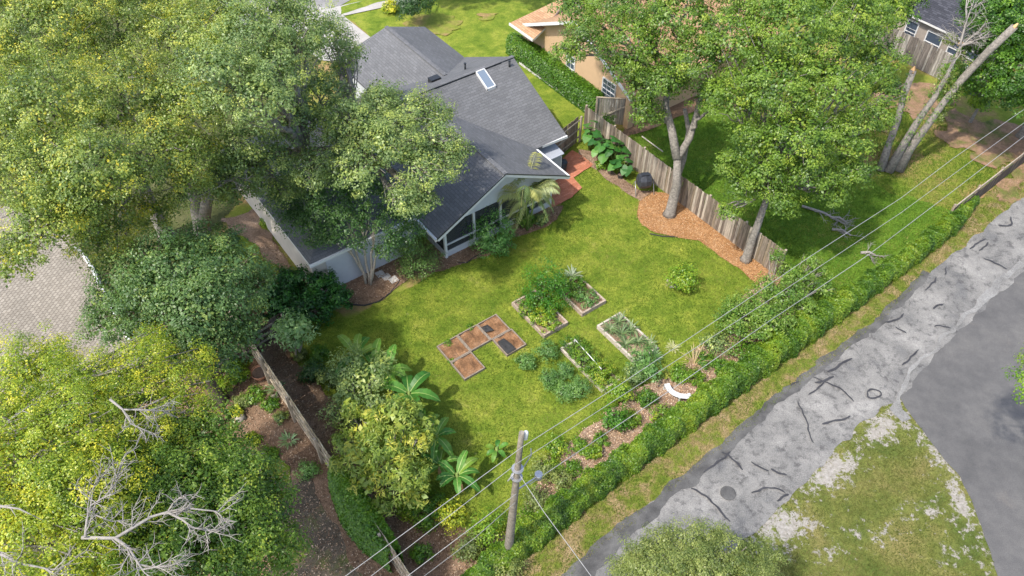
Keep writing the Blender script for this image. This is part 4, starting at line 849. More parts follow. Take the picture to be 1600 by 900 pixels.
multistem('crape_myrtle', 'multi-stemmed pale-barked tree with dark green crown against the white wall', 'tree', cb, [W(545, 350, 3.4), W(565, 340, 3.6), W(585, 345, 3.5), W(530, 370, 3), W(590, 385, 2.4)],
          [(W(470, 280, 4.6), 1.2), (W(520, 300, 5.2), 1.5), (W(580, 310, 5.2), 1.4), (W(440, 250, 4.6), .9), (W(490, 350, 4.0), 1.0), (W(545, 345, 4.4), 1.0), (W(610, 345, 4.2), .9), (W(600, 390, 2.6), .5), (W(440, 310, 4.3), .9), (W(640, 335, 4.6), .8), (W(520, 250, 5.4), 1.2), (W(560, 270, 5.6), 1.2), (W(450, 290, 5), 1.0), (W(500, 330, 4.6), .9), (W(455, 345, 3.8), .7), (W(500, 370, 3.4), .6), (W(455, 330, 4), .7), (W(430, 285, 4.3), .8), (W(520, 365, 3.6), .7), (W(640, 360, 3.6), .7), (W(660, 320, 4.8), .8), (W(610, 370, 3.4), .6), (W(560, 380, 3.3), .4)], [(.035, .09, .022), (.055, .13, .032), (.085, .175, .045), (.14, .23, .055)], .13, tint=.05, dens=1.1)
T4 = W(345, 628)
tree('oak_tree', 'dark green oak standing between paver driveway and the left fence', [T4, T4 + Vector((-.2, 0, 2.5)), W(300, 500, 6)],
     [(200, 430, 8, 1.3), (270, 420, 8.6, 1.6), (345, 420, 8, 1.3), (370, 480, 7.4, 1.1), (300, 490, 8.3, 1.6), (220, 500, 7.6, 1.2), (340, 550, 7, 1.1), (270, 560, 7.2, 1.0), (380, 420, 7.4, .9), (350, 385, 7, .9), (170, 460, 7, .8), (235, 465, 8.4, 1.2), (320, 455, 8.6, 1.3), (400, 445, 6.6, .7), (380, 530, 6.4, .8), (310, 530, 7.6, 1.2), (160, 500, 6.6, .8), (255, 390, 8, 1.0), (310, 380, 8, 1.0)],
     [(.055, .115, .035), (.085, .165, .05), (.13, .22, .065), (.19, .285, .08), (.31, .38, .08)], .14, tint=0, tr=.26, bark='bark_dark', group='oaks over the house')
T5 = W(60, 1000)
def golden(F):
    pass
tree('oak_tree', 'oak with bright yellow-green foliage filling the lower left corner', [T5, T5 + Vector((0, .5, 4)), T5 + Vector((.4, 1.5, 9))],
     [(50, 600, 10.1, 1.63), (130, 600, 10.1, 1.15), (220, 570, 9.4, 1.06), (270, 600, 9, 0.86), (110, 680, 10.6, 1.54), (210, 650, 9.8, 1.15), (40, 740, 10.8, 1.63), (140, 780, 10.6, 1.44), (60, 850, 10.6, 1.54), (20, 660, 10.4, 1.34), (300, 650, 8.6, 0.77), (180, 870, 9.6, 1.25), (240, 720, 8.8, 0.96), (-20, 800, 10.6, 1.54), (90, 920, 10.6, 1.54), (70, 560, 9.2, 0.77), (20, 580, 9.6, 1.06), (180, 600, 9.6, 1.15), (240, 540, 8.6, 0.67), (310, 565, 8.2, 0.58), (120, 640, 10.4, 1.25), (160, 720, 10.2, 1.25), (230, 690, 9.2, 0.96), (100, 760, 10.8, 1.25), (300, 610, 8.6, 0.77), (150, 840, 10.2, 1.15), (280, 690, 8.2, 0.86)],
     YELL, .095, dens=1.15, tint=.13, tr=.35, group='oaks by the left fence', cl=.25, gap=.2)
T6 = W(300, 860)
tree('oak_tree', 'mid green tree below the left fence, with bare grey branches above it', [T6, T6 + Vector((0, .2, 2)), T6 + Vector((.2, .4, 4))],
     [(300, 710, 8.5, 1.21), (360, 740, 8.3, 1.12), (330, 820, 8.3, 1.40), (400, 800, 7.5, 1.02), (430, 780, 6.7, 0.74), (250, 800, 8.9, 1.30), (400, 870, 7.3, 1.12), (300, 900, 8.4, 1.40), (440, 860, 6.3, 0.74), (240, 680, 8.9, 0.74), (330, 660, 8.5, 0.74), (290, 760, 8.9, 1.21), (350, 780, 8.5, 1.12), (390, 840, 7.9, 1.02), (220, 740, 9.5, 1.02), (270, 850, 9.1, 1.21), (350, 870, 8.1, 1.12), (345, 700, 7.9, 0.74), (180, 790, 9.9, 0.93), (220, 880, 9.5, 1.12), (410, 745, 6.9, 0.65)],
     [(.05, .105, .016), (.085, .165, .022), (.135, .235, .028), (.2, .3, .035), (.34, .4, .045)], .13, tint=.05, tr=.24, group='oaks by the left fence', cl=.28)
def bough(pts, r, nt, L, dep=1):
    m = MB(); P = [W(*q) for q in pts]; n_ = len(P); m.tube(P, [r * .72 * (1 - .75 * i / (n_ - 1)) for i in range(n_)], 7)
    for k in range(int(nt * 1.6)):
        i = random.randint(0, n_ - 2); q = P[i].lerp(P[i + 1], random.random()); d = (P[i + 1] - P[i]).normalized()
        twigs(m, q, d * .8 + Vector((random.gauss(0, .55), random.gauss(0, .55), random.gauss(.1, .3))), L * random.uniform(.6, 1.2), .016, dep, 4)
    m.build('bare_branch', 'dead_wood', bpy.data.objects['oak_tree.003'])
for pts, r, nt, L, dep in (([(128, 840, 11.4), (180, 841, 11.4), (235, 808, 11.4), (262, 800, 11.4), (292, 794, 11.4), (330, 798, 11.3), (348, 800, 11.2)], .06, 11, .55, 1), ([(262, 800, 11.4), (285, 812, 11.4), (300, 824, 11.4), (320, 828, 11.3), (338, 832, 11.2)], .045, 10, .45, 1),
      ([(262, 800, 11.4), (270, 787, 11.4), (280, 778, 11.5), (291, 772, 11.6)], .03, 4, .4, 1), ([(180, 841, 11.4), (200, 855, 11.4), (213, 875, 11.4), (222, 890, 11.4), (250, 885, 11.4), (290, 880, 11.3)], .055, 14, .5, 1),
      ([(133, 840, 11.5), (136, 812, 11.6), (142, 790, 11.6), (165, 775, 11.7), (180, 755, 11.8), (190, 722, 12.0)], .045, 10, .55, 1), ([(142, 790, 11.6), (145, 765, 11.7), (152, 745, 11.9)], .03, 5, .5, 1), ([(150, 805, 11.5), (175, 815, 11.4), (195, 812, 11.3)], .025, 5, .4, 1),
      ([(172, 624, 12.4), (192, 640, 12.3), (205, 662, 12.1), (225, 672, 11.9), (242, 682, 11.6)], .045, 4, .5, 1), ([(192, 640, 12.1), (225, 640, 12.0), (260, 642, 11.6), (285, 640, 11.2)], .03, 8, .5, 1),
      ([(-10, 860, 11.6), (30, 880, 11.5), (80, 890, 11.4), (110, 886, 11.3)], .05, 8, .5, 1), ([(-5, 790, 11.8), (30, 795, 11.7), (65, 812, 11.6)], .045, 2, .4, 0), ([(10, 660, 11.4), (45, 635, 11.3), (75, 615, 11.0)], .03, 3, .4, 0)):
    bough(pts, r, nt, L, dep)
T7 = W(1046, 336)
tree('oak_tree', 'tall forked tree rising from the round orange mulch bed at the fence', [T7, T7 + Vector((.1, .1, 2)), W(1058, 245, 3.6)],
     [(920, 60, 7.6, 1.5), (885, 80, 7, .8), (978, 105, 7, 1.1), (990, 60, 8.6, 1.9), (1040, 120, 7.4, 1.4), (1010, 175, 5.6, .8), (1065, 20, 10, 2.0), (1090, 90, 8.6, 1.8), (900, 10, 8, 1.3), (965, 0, 9, 1.6), (1000, 140, 6.2, .9), (1120, 150, 6.8, 1.2), (1005, 165, 5.6, .5)],
     TREEG, .16, tint=-.02, tr=.27, gap=.18, fork=[W(1045, 190, 4.8), W(1080, 200, 4.8), W(1060, 130, 6)], group='tall trees along the board fence')
o = bpy.data.objects['oak_tree.005']
for q, r_ in (([W(1058, 248, 3.5), W(1050, 205, 4.6), W(1040, 165, 5.4), W(1045, 120, 6.4)], [.24, .2, .17, .12]), ([W(1058, 248, 3.5), W(1078, 215, 4.3), W(1088, 180, 5.2), W(1100, 130, 6.4)], [.2, .17, .14, .1]), ([W(1051, 300, 1.2), W(1068, 250, 2.9), W(1076, 205, 4.2), W(1070, 170, 5.2)], [.14, .15, .13, .1])):
    m = MB(); m.tube(q, r_, 10, wob=.05); m.build('limb', 'bark_oak', o)
T8 = W(1165, 407)
tree('oak_tree', 'broad bright green tree rising at the right end of the board fence', [T8, T8 + Vector((.05, .05, 1.6)), T8 + Vector((.2, .2, 4.2))],
     [(1150, 60, 10, 1.9), (1240, 40, 11, 2.3), (1330, 40, 10, 2.0), (1150, 150, 8.2, 1.5), (1215, 130, 9.5, 2.0), (1300, 130, 9.6, 2.0), (1370, 95, 8.6, 1.3), (1180, 215, 7, 1.3), (1250, 210, 8, 1.7), (1325, 205, 7.6, 1.5), (1165, 290, 4.6, .9), (1200, 270, 6, 1.2), (1265, 270, 6.4, 1.2), (1330, 265, 6, 1.0), (1140, 255, 5.2, .7), (1390, 140, 7.2, .8), (1180, -10, 11, 2.0), (1290, -20, 11, 2.2), (1380, 10, 9.5, 1.5), (1140, 330, 3.6, .45), (1220, 310, 5, .9), (1375, 180, 6.6, .8), (1295, 300, 5.2, .8)],
     TREEG, .16, tint=.08, tr=.23, group='tall trees along the board fence')
# trees at the top right
c = W(1515, 192)
tree('broadleaf_tree', 'small light green tree between the leaning dead trunk and dark tree', [c, c + Vector((.05, 0, .8)), c + Vector((.1, 0, 1.8))], [(1500, 135, 2.6, .8), (1525, 140, 2.6, .8), (1490, 110, 2.8, .7), (1530, 165, 2.0, .5), (1480, 150, 2.2, .5)], RICH, .17, tint=.12, tr=.1, core=True, twn=4, gap=.2)
c = W(1595, 215)
tree('broadleaf_tree', 'dense dark green tree filling the upper right corner', [c, c + Vector((.1, .1, 2)), c + Vector((.2, .2, 4))], [(1560, 60, 6.5, 1.8), (1600, 110, 6, 1.9), (1545, 120, 5, 1.3), (1580, 150, 4.4, 1.3), (1600, 30, 7.5, 2), (1540, 20, 7, 1.3), (1640, 60, 7, 2), (1640, 140, 5, 1.8), (1530, 75, 5.6, .9), (1560, 0, 7.4, 1.5)], RICH, .18, tint=-.18, tr=.25, twn=4)
c = AB(52, -29)
tree('broadleaf_tree', 'green tree standing behind the far brown house near top edge', [c, c + Vector((.1, .1, 2)), c + Vector((.2, .2, 4))], [(1400, 15, 6, 1.2), (1380, -10, 7, 1.6), (1425, -12, 7, 1.0)], RICH, .18, tint=-.05, tr=.2, twn=3)
c = Vector((25, 13, 0))
tree('broadleaf_tree', 'leafy branch of a tree entering at right edge over dark asphalt', [c, c + Vector((-.2, .1, 3)), c + Vector((-1, 1, 6))], [(1625, 600, 6.6, .8), (1650, 575, 6.8, .9), (1618, 570, 6.8, .5), (1700, 580, 7, 1.6)], RICH, .15, tint=.1, tr=.25, twn=4, core=False, gap=.3)
c = W(1150, 1010)
tree('broadleaf_tree', 'rounded olive green small tree at bottom edge beside the old road', [c, c + Vector((0, 0, 1)), c + Vector((0, .1, 2.2))], [(1005, 882, 4.2, .9), (1045, 862, 4.6, .9), (1085, 852, 4.8, .9), (1130, 868, 4.8, .95), (1192, 878, 4.2, .7), (1060, 905, 4.9, 1.2), (1120, 910, 5, 1.2), (1175, 920, 4.6, 1.0), (985, 905, 4, .8), (1030, 890, 4.6, 1.0)], OLIV, .085, tint=.12, tr=.14, twn=3, cl=.2, dens=1.5, m_per=28, gap=.06)
# far background canopy beyond the top edge
c = W(680, -30)
tree('broadleaf_tree', 'dark shrub-like tree beside the street at the top edge', [c, c + Vector((0, 0, .5)), c + Vector((0, 0, 1))], [(640, 10, 1.5, .9), (655, 2, 1.8, 1.0)], DEEP, .16, tr=.08, twn=2, tint=.1)
c = W(690, -95)
tree('broadleaf_tree', 'tall street tree beyond the top edge that shades the front grass', [c, c + Vector((0, 0, 3)), c + Vector((0, 0, 5))], [(620, -140, 7, 2.6), (700, -150, 7, 2.8), (780, -140, 7, 2.5)], OAKB, .25, tr=.25, twn=2)
# storm-broken dead tree with three trunks
D = W(1390, 265); t = thing('dead_tree', 'storm-broken dead tree with three leaning bare trunks wound with ivy', 'dead tree', D)
def path(*q): return [W(*k) for k in q]
tA = path((1376, 266, 0), (1388, 228, 1.3), (1402, 190, 2.6), (1412, 150, 3.9), (1427, 110, 5.2)); tB = path((1388, 268, 0), (1408, 232, 1.3), (1432, 192, 2.8), (1460, 152, 4.1), (1480, 118, 5.2), (1500, 75, 6.5)); tC = path((1402, 266, 0), (1420, 232, 1.2), (1446, 200, 2.6), (1478, 155, 4.2), (1505, 122, 5.2), (1545, 80, 6.8), (1585, 42, 8.3))
for q, r_ in ((tA, [.26, .18, .17, .16, .17]), (tB, [.3, .21, .18, .15, .11, .06]), (tC, [.36, .29, .2, .17, .2, .2, .18])):
    m = MB(); m.tube(q, r_, 12, wob=.08); m.build('trunk', 'bark_oak', t)
m = MB()
for e, d in ((tA[-1], tA[-1] - tA[-2]), (tC[-1], tC[-1] - tC[-2])):
    d.normalize(); m.tube([e - d * .12, e + d * .22], [.17, .03], 7, wob=.3)
m.tube([W(1500, 72, 6.4), W(1503, 66, 6.6)], [.16, .12], 7, wob=.3)
m.build('splintered_end', 'cut_wood', t)
m = MB()
for k in range(9): twigs(m, W(1500, 72, 6.5), (random.gauss(.2, .7), random.gauss(0, .7), random.uniform(-.5, 1)), random.uniform(.9, 1.7), .05, 2, 5, .02)
twigs(m, W(1500, 70, 6.6), (.3, .1, 1), 2.4, .07, 2, 5); m.build('broken_branches', 'dead_wood', t)
F = Fol()
for q, k0, k1, f_ in ((tA, 1, 4, .3), (tB, 1, 5, .3), (tC, 1, 4, .26)):
    for i in range(k0, k1):
        for s_ in range(5): leafcloud(F, q[i].lerp(q[min(i + 1, len(q) - 1)], s_ / 5), f_ * random.uniform(.6, 1.3), 5, 9, .12, RICH, -.05, gap=.1, cl=.16, low=-1)
for u, v, z, r_ in ((1465, 148, 4, .55), (1480, 120, 5, .5), (1505, 95, 5.8, .5), (1470, 175, 3.4, .4), (1490, 140, 4.6, .5), (1484, 60, 6.4, .3)): leafcloud(F, W(u, v, z), r_, 26, 16, .13, OLIV, .1, gap=.15, cl=.22, low=-1)
F.build('ivy', 'leaf', t)

# ------------------------------------------------------------------ hedges
def hedge(name, label, line, hw, hh, pal, leaf, tint, n_per_m, parts=None, mat='leaf', wild=.12):
    """line: (a, b) points; hw half width, hh height; leaves on the surface of a lumpy bank"""
    t = thing(name, label, 'hedge', AB(*line[0])); F = Fol(); seg = [(Vector(AB(*line[i])), Vector(AB(*line[i + 1]))) for i in range(len(line) - 1)]
    for (p, q), (h0, h1), (w0, w1) in zip(seg, zip(hh, hh[1:]), zip(hw, hw[1:])):
        L = (q - p).length; n = int(L * n_per_m); d = np.array((q - p).normalized()); s = np.array([-d[1], d[0], 0])
        x = RNG.uniform(0, 1, n); th = RNG.uniform(-.15, math.pi + .15, n); P0 = np.array(p)[None] * (1 - x[:, None]) + np.array(q)[None] * x[:, None]
        hgt = h0 * (1 - x) + h1 * x; wid = w0 * (1 - x) + w1 * x; ph = P0[:, 0] * 1.9 + P0[:, 1] * 1.3
        lump = 1 + wild * np.sin(ph * 1.7 + th * 2.3) + wild * .7 * np.sin(ph * 4.3 - th * 3.1) + RNG.normal(0, .05, n)
        cx = np.cos(th); sz = np.sin(th); sq = 1 / np.maximum(np.abs(cx), np.abs(sz)) ** .55
        o = (s[None] * (cx * wid * lump * sq)[:, None]) + np.array([0, 0, 1])[None] * (np.maximum(sz, 0) * hgt * lump * sq * .92 + .05)[:, None]
        N = s[None] * cx[:, None] + np.array([0, 0, 1]) * (sz[:, None] + .35) + RNG.normal(0, .45, (n, 3))
        x2 = .5 + .5 * np.sin(ph * 2.1 + 1.7 * np.sin(th * 2 + ph * .7)); kp = RNG.uniform(0, 1, n) < .55 + .45 * x2; c_t = .36 + tint + .2 * np.sin(ph * .8 + 2 * np.sin(ph * .23) + th * .8) + .12 * np.sin(ph * 3.1) + RNG.normal(0, .15, n)
        z = leaf * RNG.uniform(.6, 1.4, n); PP = P0 + o; CC = palette(pal, c_t) * RNG.uniform(.8, 1.2, (n, 1)); TT = RNG.normal(0, 1, (n, 3)) + np.array([0, 0, -.3])
        F.quads(PP[kp], N[kp], TT[kp], z[kp], z[kp] * .6, CC[kp])
    F.build('foliage', mat, t)
    return t
hedge('vine_hedge', 'long leafy green hedge running beside the road to the utility pole', [(4.5, -10.1), (8, -10.35), (12, -10.58), (16, -10.68), (20, -10.88), (24, -11.0), (28, -11.0), (32, -11.05), (36, -11.25), (39, -11.7)], [.3, .46, .42, .44, .52, .56, .46, .38, .42, .22], [.8, 1.15, 1.1, 1.15, 1.15, 1.1, .95, .85, .95, .5], [(.045, .11, .012), (.08, .17, .016), (.135, .24, .02), (.2, .3, .025), (.3, .36, .035)], .085, .12, 6500, wild=.13)
hedge('clipped_hedge', 'clipped green hedge between narrow grass strip and the tan house wall', [(28.0, -38.6), (28.05, -36), (28.0, -33), (27.95, -30), (27.9, -29)], [.5, .55, .55, .5, .3], [1.3, 1.3, 1.25, 1.2, .9], RICH, .12, .08, 3000, wild=.09)
hl = [PAB(515, 722, 1.9), PAB(545, 770, 1.9), PAB(575, 810, 1.9), PAB(612, 852, 1.9)]
hedge('fence_vine', 'thick bright green vine smothering the lower part of left fence', hl, [.28, .52, .5, .25], [1.75, 2.05, 2.0, 1.8], RICH, .1, .15, 6500, wild=.12)

# ------------------------------------------------------------------ shrubs
def shrub(name, label, u, v, r, h, pal, leaf, tint=0, cat='shrub', mat='leaf', dens=1.0, gap=.12, zc=None, group=None, asp=.5, cl=None, stems=4, mper=18):
    b = W(u, v); zc = h * .55 if zc is None else zc; t = thing(name, label, cat, b, group)
    m = MB()
    for k in range(stems):
        a = random.uniform(0, 6.28); m.tube(curve(b + Vector((math.cos(a) * .06, math.sin(a) * .06, 0)), b + Vector((math.cos(a) * r * .6, math.sin(a) * r * .6, zc)), .0, 3, .03), [.03, .025, .018, .01], 5)
    m.build('stem', 'bark_dark', t); F = Fol(); cl = cl or min(.26, r * .35)
    area = r * r + .25 * r * h
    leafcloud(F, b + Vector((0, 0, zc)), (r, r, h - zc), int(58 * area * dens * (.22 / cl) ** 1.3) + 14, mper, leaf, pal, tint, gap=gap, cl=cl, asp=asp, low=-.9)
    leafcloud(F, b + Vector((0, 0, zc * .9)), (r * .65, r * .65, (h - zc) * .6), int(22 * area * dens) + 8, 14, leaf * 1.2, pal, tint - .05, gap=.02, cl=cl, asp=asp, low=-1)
    F.build('foliage', mat, t); return t
LIME = [(.06, .14, .01), (.11, .22, .015), (.18, .31, .02), (.28, .38, .03), (.42, .42, .04)]
BLUE = [(.07, .16, .04), (.11, .23, .058), (.165, .31, .075), (.24, .39, .1)]
# glossy hedge bush left
bb = [(430, 455), (465, 455), (500, 462), (525, 470), (440, 485), (475, 492), (418, 478)]
t = thing('glossy_shrub', 'large dark glossy-leaved shrub below the left corner of grey roof', 'shrub', W(470, 490))
F = Fol()
for u, v, r_ in ((435, 452, .95), (470, 448, 1.0), (505, 455, .8), (450, 480, .8), (490, 478, .75), (530, 468, .5), (420, 475, .6)):
    leafcloud(F, W(u, v, 1.05), (r_ * 1.1, r_ * 1.1, .85), int(150 * r_ * r_), 16, .22, [(.012, .05, .01), (.02, .085, .012), (.04, .14, .018), (.09, .24, .03)], .0, gap=.06, cl=.24, asp=.42, low=-.8)
F.build('foliage', 'glossy_leaf', t)
m = MB()
for k in range(12): p = W(random.uniform(430, 520), random.uniform(475, 490)); m.tube([p, p + Vector((random.gauss(0, .2), random.gauss(0, .2), 1.1))], [.04, .02], 5)
m.build('stem', 'bark_dark', t)
shrub('feathery_shrub', 'soft feathery green bush beside the left post of the screened porch', 655, 425, 1.15, 2.0, [(.06, .13, .03), (.1, .2, .045), (.16, .27, .06), (.24, .34, .08)], .11, .15, dens=1.4, asp=.35)
shrub('feathery_shrub', 'smaller feathery green bush left of the porch roof tip', 632, 398, .9, 2.0, [(.06, .13, .03), (.1, .2, .045), (.16, .27, .06), (.24, .34, .08)], .11, .1, asp=.35)
shrub('porch_shrub', 'round bright green shrub standing before the porch screens', 768, 388, 1.2, 2.2, [(.05, .14, .03), (.08, .21, .045), (.13, .29, .06), (.2, .37, .09)], .17, .1, asp=.35, dens=1.1, zc=.95)
shrub('porch_shrub', 'low light green shrub at the foot of the porch palm', 818, 352, .5, .9, RICH, .15, .2)
shrub('porch_shrub', 'low dark plant at the patio corner beside the porch post', 845, 348, .35, .5, OAKB, .13, .1)
shrub('lemon_tree', 'small round bright green fruit tree alone on the open lawn', 1063, 452, .72, 1.5, LIME, .14, .08, cat='tree', dens=1.3, zc=.85)
shrub('vine_mound', 'tall rich green vine mound rising behind the leafy raised bed', 848, 474, 1.25, 2.4, [(.02, .1, .008), (.04, .16, .01), (.075, .22, .015), (.11, .28, .02)], .1, .1, dens=1.6, zc=.95, gap=.05)
shrub('vine_mound', 'vine hanging over the end of bed beside the tall mound', 872, 462, .45, 1.3, RICH, .1, .05, dens=1.3)
def bedplants(bed, spec):
    for (fa_, fb_, r, h, pal, lf, tint, lab, nm) in spec:
        p = AB(bed[0] + (bed[1] - bed[0]) * fa_, bed[2] + (bed[3] - bed[2]) * fb_, .15); 
        b = p; t = thing(nm, lab, 'plant', b, 'plants in the raised beds'); F = Fol()
        leafcloud(F, b + Vector((0, 0, h * .5)), (r, r, h * .55), int(130 * r * r) + 10, 16, lf, pal, tint, gap=.12, cl=.13, asp=.55, low=-1)
        F.build('foliage', 'leaf', t)
        m = MB()
        for k in range(5): a = random.uniform(0, 6.28); m.tube([b, b + Vector((math.cos(a) * r * .5, math.sin(a) * r * .5, h * .7))], [.012, .006], 4)
        m.build('stem', 'stalk', t)
bedplants(bed1, [(.25, .35, 0.50, .5, LIME, .12, .05, 'yellow-green leafy plant in upper left of the leafy raised bed', 'leafy_plant'), (.7, .3, 0.54, .6, LIME, .12, -.1, 'green leafy plant against the tall mound in leafy raised bed', 'leafy_plant'), (.3, .6, 0.48, .45, LIME, .12, .2, 'yellowest leafy plant at the middle of leafy raised bed', 'leafy_plant'), (.75, .58, 0.48, .5, LIME, .12, .1, 'lime leafy plant on the right side of leafy raised bed', 'leafy_plant'), (.45, .85, 0.46, .5, LIME, .12, .0, 'upright leafy plant nearest the lower corner of leafy raised bed', 'leafy_plant')])
bedplants(bed2, [(.5, .72, .52, .55, BLUE, .11, .15, 'round dark green clump near the front of the agave bed', 'leafy_plant'), (.45, .4, .5, .5, RICH, .11, .0, 'loose green clump in the middle of the agave bed', 'leafy_plant'), (.7, .22, .42, .45, RICH, .12, .1, 'small green clump close behind the agave bed centre', 'leafy_plant')])
V4 = [(.45, .1), (.5, .28), (.45, .46), (.5, .64), (.5, .8), (.45, .94)]
bedplants(bed4, [(x, y, .62, .42, (RICH if y < .6 else LIME), .09, .02 + .1 * y, ['green vine tangle at far end of the pipe railed bed', 'green vine tangle second from far end of the railed bed', 'green vine tangle left of middle in the railed bed', 'green vine tangle right of middle in the railed bed', 'yellow-green vine tangle near the front of the railed bed', 'yellow-green vine tangle at front board of the railed bed'][i], 'vine_plant') for i, (x, y) in enumerate(V4)])
# blue-green feathery clumps
for u, v, r, h, lab in ((822, 572, .42, .7, 'leftmost blue-green feathery clump, beside black cloth planter'), (855, 556, .5, .85, 'upper blue-green feathery clump at the corner of railed bed'), (858, 598, .45, .7, 'lower left blue-green feathery clump on the lawn'), (882, 588, .4, .75, 'blue-green feathery clump touching the left board of railed bed'), (880, 620, .5, .75, 'lowest blue-green feathery clump, left of the pair'), (905, 615, .52, .85, 'largest blue-green feathery clump below the railed bed')):
    shrub('feathery_clump', lab, u, v, r, h, BLUE, .15, .12, asp=.22, dens=1.2, group='feathery clumps round the beds', gap=.04, stems=3)
